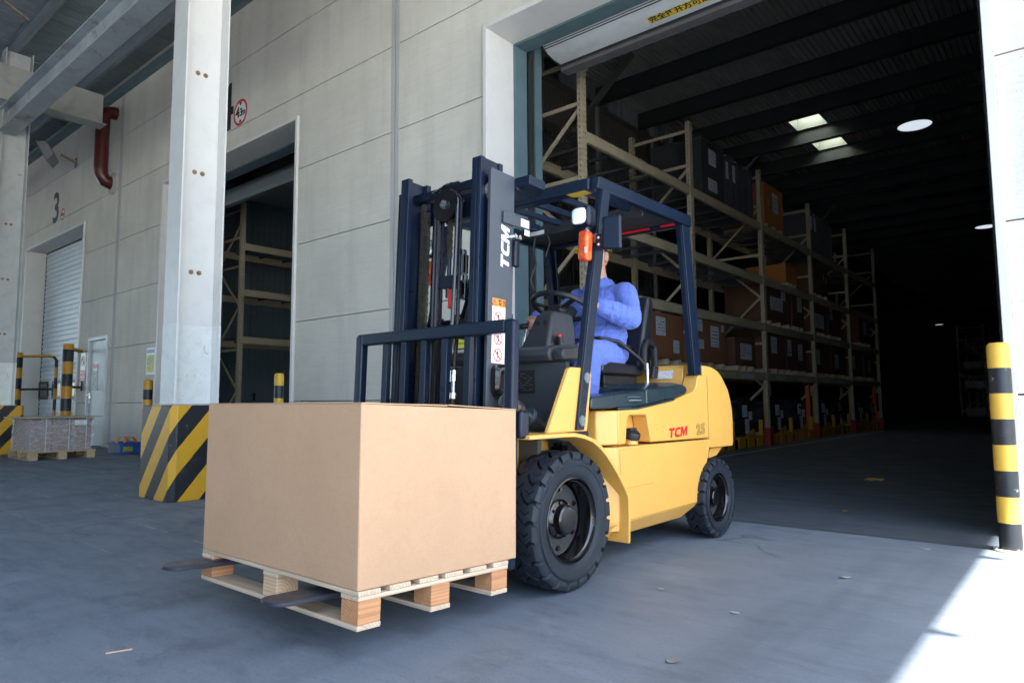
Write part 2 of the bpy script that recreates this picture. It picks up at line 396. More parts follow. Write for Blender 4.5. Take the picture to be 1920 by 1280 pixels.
# ================================================================== WAREHOUSE
wh=thing('warehouse','large warehouse with pale concrete panel facade and three dock doors','building',(-6.5,FY,0))
WO=Vector((-6.5,FY,0))
def W(name,mb,mats,parent=None,**k):
    mb.v=[(x-WO.x,y-WO.y,z-WO.z) for x,y,z in mb.v]; return part(name,mb,mats,parent or wh,**k)
rows=[0.,.91,2.04,3.165,4.29,5.42,6.54,7.60]
seams=[-42.1,-33.2,-24.3,-15.4,-6.5,2.4,11.3,20.2]
opens=[(-4.967,-.353,5.102),(-13.257,-8.663,5.102),(-21.707,-17.343,5.057),(-16.762,-15.658,2.332),(-30.657,-26.243,5.057)]
back=MB()
for a,b in zip(seams[:-1],seams[1:]):
    for z0,z1 in zip(rows[:-1],rows[1:]):
        segs=[(a+.075,b-.075,z0,z1)]
        for (ox0,ox1,oz) in opens:
            new=[]
            for (x0,x1,q0,q1) in segs:
                if oz<=q0+.01 or ox1<=x0 or ox0>=x1: new.append((x0,x1,q0,q1)); continue
                if ox0>x0: new.append((x0,ox0,q0,q1))
                if ox1<x1: new.append((ox1,x1,q0,q1))
                if oz<q1-.01: new.append((max(x0,ox0),min(x1,ox1),oz,q1))
            segs=new
        for (x0,x1,q0,q1) in segs:
            if x1-x0<.03: continue
            gz0=.006 if q0==z0 else 0; gz1=.006 if q1==z1 else 0
            p=MB().box(x0,x1,FY+random.uniform(-.0015,.0015),FY+.12,q0+gz0,q1-gz1)
            W('wall_panel',p,panelM,ang=0)
            back.box(x0-.08 if abs(x0-a)<.1 else x0,x1+.08 if abs(x1-b)<.1 else x1,FY+.121,FY+.24,q0,q1)
W('wall_core',back,M('wall_core',(.03,.03,.03),.9),ang=0)
covM=panel_mat('cover_strip',(.47,.47,.45),.2,.02)
for s in seams:
    c=MB().box(s-.075,s-.012,FY-.004,FY+.1,0,7.6).box(s+.012,s+.075,FY-.004,FY+.1,0,7.6).box(s-.012,s+.012,FY+.02,FY+.1,0,7.6)
    W('cover_strip',c,covM,ang=0)
W('parapet',MB().box(-42.1,20.2,FY+.10,FY+.24,7.625,8.3),panelM,ang=0)
# eave strip
W('eave_trim',MB().box(-42,20.2,FY-.10,FY+.02,7.46,7.62),teal,ang=0)

def portal(x0,x1,zt,depth,frame_l=True):
    f=MB()
    # reveal linings, each a real slab butting the panels
    f.box(x0-.055,x0,FY-.035,FY+depth,0,zt); f.box(x1,x1+.055,FY-.035,FY+depth,0,zt)
    f.box(x0-.055,x1+.055,FY-.035,FY+depth,zt,zt+.055)
    return W('door_frame',f,white,bevel=.004,label=None)
for x0,x1,zt in ((-4.91,-.41,5.045),(-13.2,-8.72,5.045),(-21.65,-17.4,5.0),(-30.6,-26.3,5.0)): portal(x0,x1,zt,.44)
# steel lining + guides of the near door and the door beside it
for x0,x1,zt in ((-4.91,-.41,5.045),(-13.2,-8.72,5.045)):
    f=MB()
    f.box(x0-.05,x0+.02,FY+.443,FY+.66,0,zt); f.box(x1-.02,x1+.05,FY+.443,FY+.66,0,zt); f.box(x0+.021,x1-.021,FY+.443,FY+.66,zt-.02,zt+.05)
    W('door_lining',f,teal,ang=0)
    for x,s in ((x0,1),(x1,-1)):
        t=MB()
        t.box(min(x,x+s*.05),max(x,x+s*.05),FY+.70,FY+.74,0,zt+.05).box(min(x,x+s*.03),max(x,x+s*.03),FY+.76,FY+.78,0,zt+.05)
        t.box(min(x+s*.02,x+s*.07),max(x+s*.02,x+s*.07),FY+.68,FY+.695,0,zt)
        W('door_track',t,dark,ang=0)
        W('door_post',MB().box(min(x-s*.09,x+s*.035),max(x-s*.09,x+s*.035),FY+.80,FY+.93,0,zt+1.4),teal,ang=0)
    # wall above, inside
    W('inner_lintel',MB().box(x0-.1,x1+.1,FY+.67,FY+.80,zt+.16,zt+1.4),dark,ang=0)
# raised sectional leaf of near door, lowest section seen from beneath
x0,x1=-4.83,-.49
prof=[(FY+.86,5.26),(FY+.91,5.175),(FY+1.0,5.125),(FY+1.12,5.10),(FY+1.27,5.095),(FY+1.275,5.14),(FY+1.12,5.15),(FY+1.0,5.18),(FY+.95,5.22),(FY+.90,5.28)]
leaf=W('door_leaf',MB().prism(prof,'x',x0,x1),M('door_leaf_white',(.66,.70,.70),.42,0,.05,2,.02,dirt=.35),ang=50)
gr=MB().box(x0,x1,FY+.905,FY+.912,5.168,5.174).box(x0,x1,FY+.928,FY+.935,5.150,5.1585)
part('leaf_groove',MB().xf(Matrix()) if False else (lambda q:(setattr(q,'v',[(a-WO.x,b-WO.y,c) for a,b,c in q.v]),q)[1])(gr),dark,leaf,ang=0)
W('leaf_end_cap',MB().prism([(FY+.86,5.26),(FY+.91,5.165),(FY+1.0,5.11),(FY+1.27,5.08),(FY+1.29,5.15),(FY+.92,5.30)],'x',x0-.02,x0-.001),dark,ang=0)
W('bottom_seal',MB().box(x0-.03,x1+.03,FY+1.31,FY+1.46,5.03,5.075).box(x0-.03,x1+.03,FY+1.38,FY+1.50,5.08,5.25),M('seal_grey',(.12,.12,.125),.5),ang=0)
# yellow notice on the leaf (faces down)
ssl=MB().quad((-3.51,FY+1.075,5.1065),(-3.51,FY+1.175,5.0925),(-2.68,FY+1.175,5.0925),(-2.68,FY+1.075,5.1065))
sgn=solo('door_sign',ssl,M('sign_yellow',(.80,.56,.02),.5,0,.06,9,0),'long yellow sticker with black characters on the raised white door leaf','sign',(-2.7,FY+1.1,5.1),ang=0)
t=text_mb('完全打开方可通行',.102,bold=.0028); t.xf(basis((-3.095+2.7,.025,-.0022),(1,0,0),(0,-1,.14)))
part('lettering',t,M('ink_black',(.01,.01,.01),.6),sgn,ang=0)
# raised door inside the neighbouring opening
W('door_leaf',MB().prism([(FY+.86,4.75),(FY+.90,4.70),(FY+1.0,4.70),(FY+1.04,4.98),(FY+1.2,5.08),(FY+2.9,5.1),(FY+2.9,5.14),(FY+1.1,5.13),(FY+.98,5.0),(FY+.90,4.9)],'x',-13.1,-8.8),M('door_leaf_grey',(.16,.19,.20),.5,0,.1,2,.02,dirt=.3),ang=30)

# closed sectional door (number three): each ribbed section is its own part
slM=M('door_section_white',(.60,.66,.69),.42,0,.06,2,.02,dirt=.3)
def section(z0,z1):
    mb=MB(); mb.box(-21.60,-17.44,FY+.45,FY+.49,z0+.003,z1-.003)
    n=5; h=(z1-z0)/n
    for i in range(n):
        mb.prism([(FY+.451,z0+h*i+.012),(FY+.432,z0+h*i+.03),(FY+.432,z0+h*(i+1)-.03),(FY+.451,z0+h*(i+1)-.012)],'x',-21.59,-17.45)
    return mb
secs=[]
for i in range(8):
    z0=.02+i*.62; secs.append(W('door_section',section(z0,z0+.62),slM,ang=0))
glassM=M('dark_glass',(.05,.06,.07),.12,0,.2,2,0)
for x in (-21.25,-20.2,-19.15,-18.1):
    fr=MB(); fr.box(x-.36,x+.36,FY+.405,FY+.4315,1.02,1.09).box(x-.36,x+.36,FY+.405,FY+.4315,1.42,1.49).box(x-.36,x-.29,FY+.405,FY+.4315,1.091,1.419).box(x+.29,x+.36,FY+.405,FY+.4315,1.091,1.419)
    f=W('door_window',fr,blackp,bevel=.01)
    pn=MB().box(x-.289-WO.x,x+.289-WO.x,.418,.426,1.092,1.418); part('pane',pn,glassM,f,ang=0)
W('door_section',MB().box(-30.5,-26.4,FY+.45,FY+.49,0.02,4.98),slM,ang=0)
# personnel door
pd=MB(); X0,X1,ZT=-16.76,-15.66,2.33
pd.box(X0,X0+.075,FY-.03,FY+.11,0,ZT).box(X1-.075,X1,FY-.03,FY+.11,0,ZT).box(X0+.076,X1-.076,FY-.03,FY+.11,ZT-.075,ZT)
W('door_casing',pd,M('door_grey',(.50,.55,.57),.45,0,.05,2,.02,dirt=.2),bevel=.006)
dl=W('personnel_door',MB().box(X0+.08,X1-.08,FY+.02,FY+.065,.012,ZT-.08),MATS['door_grey'],bevel=.004)
hh=MB().box(X0+.13,X0+.19,FY-.005,FY+.019,1.0,1.12).cyl((X0+.16,FY+.0,1.08),(X0+.16,FY-.05,1.08),.011).cyl((X0+.16,FY-.05,1.08),(X0+.28,FY-.05,1.08),.010).cyl((X0+.16,FY+.019,.93),(X0+.16,FY-.004,.93),.022)
hh.v=[(a-WO.x,b-WO.y,c) for a,b,c in hh.v]; part('handle',hh,steel,dl)
for z in (.33,2.02):
    q=MB().box(X1-.115-WO.x,X1-.085-WO.x,-.0,.019,z-.13,z+.13); part('hinge',q,dark,dl)
# shell: side, rear, inner partition wall, roof
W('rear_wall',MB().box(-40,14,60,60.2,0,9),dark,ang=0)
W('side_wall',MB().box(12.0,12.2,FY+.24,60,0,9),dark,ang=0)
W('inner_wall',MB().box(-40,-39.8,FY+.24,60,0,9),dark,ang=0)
# teal partition behind the second rack row, with a personnel door
for i in range(24):
    y=5.9+i*1.0
    W('partition_panel',MB().box(-16.33,-16.25,y+.006,y+.994,0,6.4),M('partition_teal',(.15,.21,.245),.5,0,.1,1.5,.02,dirt=.3),ang=0)
pdi=W('partition_door',MB().box(-16.245,-16.20,8.35,9.25,0,2.1).box(-16.195,-16.18,8.45,9.15,.1,2.0),MATS['partition_teal'],bevel=.006)
q=MB().box(-16.18-WO.x,-16.16-WO.x,9.0-WO.y,9.06-WO.y,.95,1.15).cyl((-16.14-WO.x,9.03-WO.y,1.08),(-16.14-WO.x,8.9-WO.y,1.08),.012); part('handle',q,blackp,pdi)
# roof deck: ribs as real folds, cut round two skylights
def rib_profile(x0,x1,zb,pitch=.20,h=.055):
    pts=[]; x=x0
    while x<x1-1e-6:
        for dx,dz in ((0,0),(.35,0),(.5,1),(.85,1)):
            if x+dx*pitch<=x1: pts.append((x+dx*pitch,zb+dz*h))
        x+=pitch
    pts.append((x1,zb)); return pts
def deck(mb,x0,x1,y0,y1,zb,pitch=.2,h=.055):
    pr=rib_profile(x0,x1,zb,pitch,h); n=len(pr)
    vs=[(x,y0,z) for x,z in pr]+[(x,y1,z) for x,z in pr]+[(x,y0,z+.02) for x,z in pr]+[(x,y1,z+.02) for x,z in pr]
    fs=[(i,i+1,n+i+1,n+i) for i in range(n-1)]+[(2*n+i,3*n+i,3*n+i+1,2*n+i+1) for i in range(n-1)]
    mb.add(vs,fs)
ZR=7.55
SKY=[(-5.15,-4.45,16.45,17.15),(-5.15,-4.45,18.3,18.92)]
segsY=[5.6,16.45,17.15,18.3,18.92,60.2]
d=MB()
for y0,y1 in zip(segsY[:-1],segsY[1:]):
    if (y0,y1) in ((16.45,17.15),(18.3,18.92)): deck(d,-40,-5.15,y0,y1,ZR,.105,.04); deck(d,-4.45,12.2,y0,y1,ZR,.105,.04)
    else: deck(d,-40,12.2,y0,y1,ZR,.105,.04)
W('roof_deck',d,roofM,ang=0)
W('roof_insulation',MB().box(-40.2,-5.19,5.6,60.4,ZR+.12,ZR+.2).box(-4.41,12.2,5.6,60.4,ZR+.12,ZR+.2).box(-5.189,-4.411,5.6,16.41,ZR+.12,ZR+.2).box(-5.189,-4.411,17.19,18.26,ZR+.12,ZR+.2).box(-5.189,-4.411,18.96,60.4,ZR+.12,ZR+.2),dark,ang=0)
def trans_mat():
    mt=bpy.data.materials.new('skylight_pane'); mt.use_nodes=True; nt=mt.node_tree; nt.nodes.clear()
    a=node(nt,'ShaderNodeBsdfTranslucent'); a.inputs[0].default_value=(.75,.78,.70,1); o=node(nt,'ShaderNodeOutputMaterial')
    nt.links.new(a.outputs[0],o.inputs[0]); return mt
paneM=trans_mat()
for x0,x1,y0,y1 in SKY:
    k=MB().box(x0-.03,x0,y0,y1,ZR-.02,ZR+.35).box(x1,x1+.03,y0,y1,ZR-.02,ZR+.35).box(x0-.03,x1+.03,y0-.03,y0,ZR-.02,ZR+.35).box(x0-.03,x1+.03,y1,y1+.03,ZR-.02,ZR+.35)
    s=W('skylight',k,M('skylight_curb',(.20,.22,.18),.5,0,.1,4,0),ang=0)
    q=MB().quad((x0-WO.x,y0-WO.y,ZR+.34),(x1-WO.x,y0-WO.y,ZR+.34),(x1-WO.x,y1-WO.y,ZR+.34),(x0-WO.x,y1-WO.y,ZR+.34)); part('pane',q,paneM,s,ang=0)
pm=None
for i in range(31):
    y=6.75+1.75*i
    if y>59: break
    if pm is None:
        mb=MB().box(-1.0,19.2,-.012,.012,0,.33).box(-1.0,19.2,-.06,.06,-.012,0).box(-1.0,19.2,-.06,.06,.331,.345)
        pm=mb.mesh('roof_purlin',M('roof_beam',(.050,.060,.055),.5,0,.15,2,.02,dirt=.3),0)
    link('roof_purlin',pm,wh,(-7.0-WO.x,y-WO.y,7.2))
# crane girder running into the depth, and sheets above it
W('crane_girder',MB().box(-7.52,-7.48,5.8,59,6.1,6.9).box(-7.65,-7.35,5.8,59,6.06,6.098).box(-7.65,-7.35,5.8,59,6.902,6.94),M('girder_brown',(.17,.15,.125),.55,0,.15,1.5,.03,dirt=.4),ang=0)
shM=M('sheet_grey',(.33,.36,.36),.5,.1,.15,2,.02,dirt=.3)
for i in range(40):
    y=6.9+i*.44
    if i%4==3: continue
    W('upstand_sheet',MB().box(-7.56,-7.54,y,y+.40,6.95,7.5).box(-7.54,-7.515,y,y+.03,6.95,7.5).box(-7.54,-7.515,y+.2,y+.225,6.95,7.5),shM,ang=0)
for y in (10.6,17.2,23.8):
    W('knee_brace',MB().bar((-7.35,y,6.1),(-6.1,y+.15,7.3),.10,.08),M('girder_brown2',(.16,.15,.13),.55),ang=0)
# numbers painted on the facade
ink=M('paint_black',(.012,.014,.016),.6)
def digit(ch,x,z,h):
    t=text_mb(ch,h*1.38,bold=.02); t.xf(basis((x,FY-.005,z),(1,0,0),(0,0,1))); W('painted_number',t,ink,ang=0)
digit('3',-19.47,5.74,.78); digit('4',-10.90,5.80,.82)

# ================================================================== WALL FITTINGS
def height_sign(x,z,r,txt,label):
    rt_=thing('height_sign',label,'sign',(x,FY-.006,z))
    part('plate',MB().lathe([(0,.004),(r,.004),(r,0)],(0,0,0),(0,-1,0),40),M('sign_white',(.78,.78,.77),.4,0,.03,4,0),rt_)
    part('ring',MB().lathe([(r*.80,.0055),(r*.99,.0055),(r*.99,.003),(r*.8,.003)],(0,0,0),(0,-1,0),48,closed=True),M('sign_red',(.60,.02,.025),.45,0,.06,6,0),rt_)
    a=MB(); a.add([(-.22*r,-.0062,.76*r),(.22*r,-.0062,.76*r),(0,-.0062,.48*r)],[(0,1,2)]); a.add([(-.22*r,-.0062,-.76*r),(.22*r,-.0062,-.76*r),(0,-.0062,-.48*r)],[(0,1,2)])
    part('arrow_mark',a,ink,rt_,ang=0)
    text_part(txt[0],(-.40*r,-.0065,.02*r),(1,0,0),(0,0,1),1.12*r,ink,rt_,bold=.008); text_part(txt[1:3],(.02*r,-.0065,-.04*r),(1,0,0),(0,0,1),.80*r,ink,rt_,bold=.006); text_part('m',(.46*r,-.0065,-.08*r),(1,0,0),(0,0,1),.70*r,ink,rt_,bold=.006)
height_sign(-10.39,5.645,.225,'4.3m','round red ringed 4.3m height limit sign above the open dock door')
height_sign(-18.95,5.515,.15,'4.5m','small round red ringed 4.5m height limit sign beside the painted 3')
def plate_sign(name,x,z,wd,ht,m,label,y=FY-.006,cat='sign'):
    s=thing(name,label,cat,(x,y,z)); part('plate',MB().box(-wd/2,wd/2,-.004,.003,-ht/2,ht/2),m,s,ang=0); return s
s=plate_sign('wall_notice',-13.51,1.69,.38,.50,MATS['sign_white'],'laminated yellow and white notice sheet on the facade left of the striped pillar')
part('print',MB().box(-.17,.17,-.0065,-.0045,-.22,.12),print_mat('notice_print',(.70,.72,.32),(.25,.28,.2),10,9,.5),s,ang=0)
part('heading',MB().box(-.17,.17,-.0065,-.0045,.15,.22),M('notice_blue',(.2,.3,.45),.5),s,ang=0)
s=plate_sign('prohibition_sign',-17.05,1.72,.30,.62,MATS['sign_white'],'white and red no entry sign on the wall beside the grey personnel door')
part('ring',MB().lathe([(.085,.0065),(.115,.0065),(.115,.004),(.085,.004)],(0,0,.12),(0,-1,0),32,closed=True),MATS['sign_red'],s)
part('pictogram',MB().box(-.02,.02,-.0066,-.0045,.06,.18).bar((-.075,-.006,.195),(.075,-.006,.045),.02,.003,(0,1,0)),ink,s,ang=0)
part('caption',MB().box(-.145,.145,-.0065,-.0045,-.30,-.08),M('sign_red2',(.55,.05,.06),.45),s,ang=0)
text_part('禁止入内',(0,-.008,-.14),(1,0,0),(0,0,1),.075,MATS['sign_white'],s); text_part('闲人免进',(0,-.008,-.24),(1,0,0),(0,0,1),.075,MATS['sign_white'],s)
solo('card_reader',MB().box(-17.14,-17.02,FY-.04,FY-.005,1.18,1.40),blackp,'small black card reader under the white and red sign','card reader',(-17.08,FY-.005,1.18),bevel=.01)
s=plate_sign('door_notice',-16.36,1.46,.26,.56,MATS['sign_white'],'narrow red headed notice stuck on the grey personnel door',FY+.012)
part('heading',MB().box(-.13,.13,-.0065,-.0045,.19,.28),MATS['sign_red'],s,ang=0)
part('print',MB().box(-.12,.12,-.0065,-.0045,-.27,.15),print_mat('door_print',(.68,.72,.6),(.2,.22,.2),8,9,.4),s,ang=0)
s=plate_sign('forklift_sign',-5.225,1.665,.44,.40,M('sign_border',(.02,.02,.09),.5),'black and yellow forklift traffic warning sign on the facade behind the mast')
part('panel_top',MB().box(-.205,.205,-.007,-.0045,.045,.185),ink,s,ang=0); part('panel_bottom',MB().box(-.205,.205,-.007,-.0045,-.185,.044),M('sign_lime',(.68,.70,.06),.5,0,.04,5,0),s,ang=0)
text_part('当 心',(0,-.0085,.11),(1,0,0),(0,0,1),.13,MATS['sign_lime'],s,bold=.003); text_part('禁止行人通行',(0,-.0085,-.05),(1,0,0),(0,0,1),.070,ink,s,bold=.002)
text_part('CAUTION FORKLIFT TRAFFIC',(0,-.0085,-.135),(1,0,0),(0,0,1),.028,ink,s,bold=.001)
# floodlight
fl=thing('floodlight','grey floodlight tilted down on the facade under the eave','floodlight',(-18.15,FY,6.62))
hd=MB().prism([(-.30,-.24),(-.30,.24),(-.12,.16),(-.12,-.16)],'x',-.30,.30).box(-.32,.32,-.315,-.30,-.26,.26)
Mx=Matrix.Translation((-.15,-.35,.25))@Matrix.Rotation(R(-28),4,'Z')@Matrix.Rotation(R(28),4,'X')
part('housing',hd.xf(Mx),M('flood_grey',(.28,.29,.30),.5,.3,.1,5,.02),fl,bevel=.01)
part('glass',MB().box(-.27,.27,-.322,-.316,-.21,.21).xf(Mx),M('flood_glass',(.10,.16,.17),.1,0,.2,3,0),fl,ang=0)
part('bracket',MB().bar((0,0,0),(-.12,-.30,.14),.07,.05).box(-.09,.09,-.02,-.0,-.12,.12),M('rusty_bracket',(.28,.22,.17),.6,.2,.3,9,.05,rust=.6),fl)
# red downpipe with elbow
dp=thing('downpipe','dark red fire main dropping down the facade and turning through the wall','pipe',(-15.78,FY,5.60))
part('pipe',MB().tube([(0,.01,1.55),(0,-.08,1.545),(0,-.2,1.51),(0,-.25,1.42),(0,-.26,1.28),(0,-.26,.32),(.0,-.245,.14),(.0,-.17,.03),(.0,-.05,.0),(0,.01,0)],.135,18),M('pipe_red',(.065,.010,.008),.35,0,.15,4,.02,dirt=.3),dp)
part('collar',MB().lathe([(.14,.0),(.24,.0),(.24,.03),(.14,.06)],(0,0,0),(0,-1,0),24),M('mastic',(.42,.40,.36),.8,0,.25,9,.2,30),dp)
# small bits near second door
# ================================================================== CANOPY
cn=thing('canopy','steel loading canopy of ribbed sheet, purlins and columns in front of the facade','canopy',(-6.4,0,0))
CO=Vector((-6.4,0,0))
def K(name,mb,mats,parent=None,**k):
    mb.v=[(x-CO.x,y,z) for x,y,z in mb.v]; return part(name,mb,mats,parent or cn,**k)
CX=-.48+7.9*math.tan(math.pi/2-SUN_EL)/1.0*math.sin(SUN_ROT)   # free edge whose shadow falls on the ground line
CY0=-23.7  # unseen front reach of the canopy, lengthened to cut light from the front
d=MB(); xx=-46.0; pr=[]
while xx<CX-.3:
    pr+=[(xx,7.95),(xx+.27,7.95),(xx+.273,7.985),(xx+.297,7.985),(xx+.30,7.95)]; xx+=.30
pr.append((CX,7.95)); n=len(pr)
d.add([(x,CY0,z) for x,z in pr]+[(x,FY+.105,z) for x,z in pr],[(i,i+1,n+i+1,n+i) for i in range(n-1)])
K('canopy_deck',d,canM,ang=0)
K('canopy_top',MB().box(-46,CX,CY0,FY+.105,8.03,8.06),dark,ang=0)
for y in (4.93,3.5)+tuple(1.9-1.9*i for i in range(13)):
    K('purlin',MB().box(-46,CX-.02,y-.006,y+.006,7.72,7.94).box(-46,CX-.02,y,y+.075,7.705,7.719).box(-46,CX-.02,y-.075,y,7.9205,7.9345),M('purlin_paint',(.22,.26,.28),.5,0,.12,1.5,.02,dirt=.35),ang=0)
for x in (-15.45,-6.75,1.95,-24.2):
    K('girder',MB().box(x-.008,x+.008,CY0,4.92,6.85,7.66).box(x-.15,x+.15,CY0,4.92,7.662,7.69).box(x-.15,x+.15,CY0,4.92,6.82,6.848) if x>-10 else
      MB().prism([(CY0,7.66),(4.87,7.10),(4.87,6.46),(3.3,6.46),(CY0,6.9)],'x',x+.55,x+.57).box(x+.40,x+.75,3.85,4.89,6.44,6.458),M('girder_beige',(.34,.34,.31),.55,0,.12,1.5,.02,dirt=.5),ang=0)
# crane beam between the columns
def ibeam_x(mb,x0,x1,y,z0,z1,wf=.36,tf=.03):
    mb.box(x0,x1,y-.012,y+.012,z0+tf+.001,z1-tf-.001); mb.box(x0,x1,y-wf/2,y+wf/2,z0,z0+tf); mb.box(x0,x1,y-wf/2,y+wf/2,z1-tf,z1)
b=MB(); ibeam_x(b,-15.25,-6.96,3.39,5.95,6.40,.29,.022)
K('crane_beam',b,crane,bevel=.004)
K('crane_rail',MB().box(-15.2,-7.0,3.36,3.42,6.402,6.45),crane,ang=0)
rb=MB()
for x in (-14.2,-12.6,-11.0,-9.4,-8.0): rb.bar((x,3.0,7.0),(x+.3,1.2,7.72),.035,.035)
for x in (-12.5,-10.2): rb.bar((x,1.9,7.72),(x+.9,3.2,7.4),.03,.03).bar((x+.9,1.9,7.72),(x,3.2,7.4),.03,.03)
K('tie_rod',rb,M('tie_rust',(.25,.2,.16),.6,.2,.3,6,.03,rust=.5),ang=0)

bw=thing('light_cut_wall','unseen grey wall added far in front of the warehouse to cut low light','wall',(-6,-24,0))  # added out of view to hold back low light from the front
part('wall_body',MB().box(-50,34,-.15,.15,0,6.4),panelM,bw,ang=0); part('coping',MB().box(-50,34,-.22,.22,6.401,6.52),MATS['cover_strip'],bw,ang=0)
# columns with striped concrete bases
stripeM=hazard_mat('hazard_base',(.773,.773,-.634),.31,offset=-.12)
def column(x,y0,y1,hw,label,bl,px0,px1,py0,py1,ht=.872):
    c=thing('steel_column',label,'column',(x,(y0+y1)/2,0)); d=(y1-y0)/2
    sh=MB(); zt=7.6
    sh.box(-hw,hw,-d,-d+.016,ht,zt).box(-hw,hw,d-.016,d,ht,zt).box(-.006,.006,-d+.017,d-.017,ht,zt)
    so_=part('shaft',sh,white if x>-10 else whitew,c,bevel=.002)
    lo=MB(); e=.0015
    lo.box(-hw-e,hw+e,-d-e,-d+.016+e,ht,1.66).box(-hw-e,hw+e,d-.016-e,d+e,ht,1.66).box(-.006-e,.006+e,-d+.018+e,d-.018-e,ht,1.66)
    part('lower_coat',lo,M('lower_coat',(.70,.72,.69),.5,0,.05,5,.03,dirt=.3,rust=.02),c,ang=0)
    part('base_plate',MB().box(-hw-.03,hw+.03,-d-.03,d+.03,ht,ht+.012),whitew,c,ang=0)
    for z,s in ((4.262,1),(3.22,1),(2.195,1),(1.162,0)):
        for dy in (-.035,.045):
            bo=MB().cyl((.007,dy-.0,z),(.013,dy,z),.024,n=16).cyl((.0131,dy,z),(.026,dy,z),.0165,n=6)
            part('bolt',bo,M('bolt_rust',(.30,.20,.11),.6,.4,.4,20,.1,rust=.7) if s else MATS['lower_coat'],c,ang=30)
    b=thing('column_guard',bl,'bollard',((px0+px1)/2,(py0+py1)/2,0)); hx=(px1-px0)/2; hy=(py1-py0)/2; ch=.05
    part('block',MB().prism([(-hx+ch,-hy),(hx-ch,-hy),(hx,-hy+ch),(hx,hy-ch),(hx-ch,hy),(-hx+ch,hy),(-hx,hy-ch),(-hx,-hy+ch)],'z',0,ht-.002),stripeM,b,bevel=.006)
    return c
column(-6.805,2.90,3.335,.152,'white steel column with rusty bolt pairs standing on the nearer striped base','yellow and black striped concrete block under the nearer white column',-7.06,-6.36,2.76,3.50)
column(-15.35,3.30,3.74,.155,'grey white steel column at the left edge beyond the nearer column','yellow and black striped concrete block under the far left column',-15.85,-14.93,3.02,3.84)

# ================================================================== POSTS
ringM=hazard_mat('post_rings',(0,0,1),.36,duty=.5,offset=.28,yellow=(.66,.36,.03))
def post_ring(period,offset,nm,y=(.62,.31,.02)): return hazard_mat(nm,(0,0,1),period,duty=.5,offset=offset,yellow=y)
def bollard(x,y,r,h,label,mat,plate=False,group=None):
    b=thing('bollard',label,'bollard',(x,y,0),0,group)
    part('post',MB().lathe([(r,.0),(r,h-.03),(r*.93,h-.012),(r*.75,h),(0,h+.004)],(0,0,0),(0,0,1),28),mat,b,ang=50)
    if plate:
        part('base_plate',MB().lathe([(0,.012),(r*1.5,.012),(r*1.5,.0)],(0,0,0.001),(0,0,1),28),M('plate_white',(.6,.6,.58),.6,0,.2,8,.05),b)
        for k in range(4):
            a=k*math.pi/2+.5; part('anchor_bolt',MB().cyl((1.32*r*math.cos(a),1.32*r*math.sin(a),.012),(1.32*r*math.cos(a),1.32*r*math.sin(a),.028),.007,n=6),steel,b)
    return b
nearM=post_ring(.306,.5-.1528/.306+.02,'near_post_rings',(.72,.44,.06))
bollard(-.405,4.97,.058,1.215,'yellow and black ringed bollard at the right jamb of the open door',post_ring(.3,.45,'near_post',(.72,.44,.06)),True)
bollard(-8.27,4.97,.062,1.28,'short yellow and black bollard before the middle dock door, right of the column',post_ring(.33,.621,'mid_post',(.70,.42,.03)))
bollard(-12.45,4.98,.075,1.30,'short yellow and black bollard just left of the white column',post_ring(.34,.6765,'mid_post_b',(.55,.27,.02)))
def rail_guard(x,y,h,r,dx,dy,label,mat):
    b=thing('door_guard',label,'guard rail',(x,y,0))
    part('post',MB().lathe([(r,0),(r,h-.02),(r*.9,h),(0,h+.003)],(0,0,0),(0,0,1),24),mat,b,ang=50)
    part('hoop',MB().tube([(0,0,h-.1),(dx*.8,dy*.8,h-.1),(dx*.93,dy*.93,h-.13),(dx,dy,h-.22),(dx,dy,0)],.036,10),mat,b,ang=50)
    part('rail',MB().cyl((0,0,h*.58),(dx,dy,h*.58),.028,n=10),blackp,b); part('rail',MB().cyl((0,0,h*.2),(dx,dy,h*.2),.028,n=10),M('rail_ochre',(.40,.22,.03),.5),b)
gm=post_ring(.52,.06,'guard_rings',(.52,.25,.015))
rail_guard(-16.62,5.0,2.17,.105,-.95,.74,'tall striped post with stub rails beside the shrink wrapped pallet',gm)
rail_guard(-20.2,5.0,2.17,.10,.95,.55,'tall striped post with a hoop rail left of the closed white door',gm)
# ================================================================== GOODS IN THE YARD
wood=wood_mat('pallet_wood',(.62,.50,.36),axis=0); woody=wood_mat('pallet_wood_y',(.62,.50,.36),axis=1)
blockx=wood_mat('block_wood',(.56,.28,.13),axis=1); blocky=wood_mat('block_wood_pale',(.60,.42,.26),axis=0)
oldw=M('old_pallet_wood',(.42,.31,.18),.8,0,.25,3,.1,20,stretch=(1,8,8))
wp=thing('wooden_pallet','worn wooden pallet under the shrink wrapped brown cartons','pallet',(-13.4,3.86,0),R(0))
L_,Wd=1.16,.94
for sx in (-1,0,1):
    for sy in (-1,0,1): part('block',MB().box(sx*.50-.06 if sx else -.06,sx*.50+.06 if sx else .06,sy*.41-.06,sy*.41+.06,.022,.115),oldw,wp,ang=0)
for sy in (-1,0,1): part('bottom_board',MB().box(-.57,.57,sy*.41-.055,sy*.41+.055,0,.0215),oldw,wp,ang=0)
for i in range(7): part('deck_board',MB().box(-.57+i*.1767,-.57+i*.1767+.08,-.48,.48,.1155,.137),oldw,wp,ang=0)
grp='brown cartons shrink wrapped on the wooden pallet by the door'
cm=card_mat('far_carton',(.26,.15,.085))
first=None
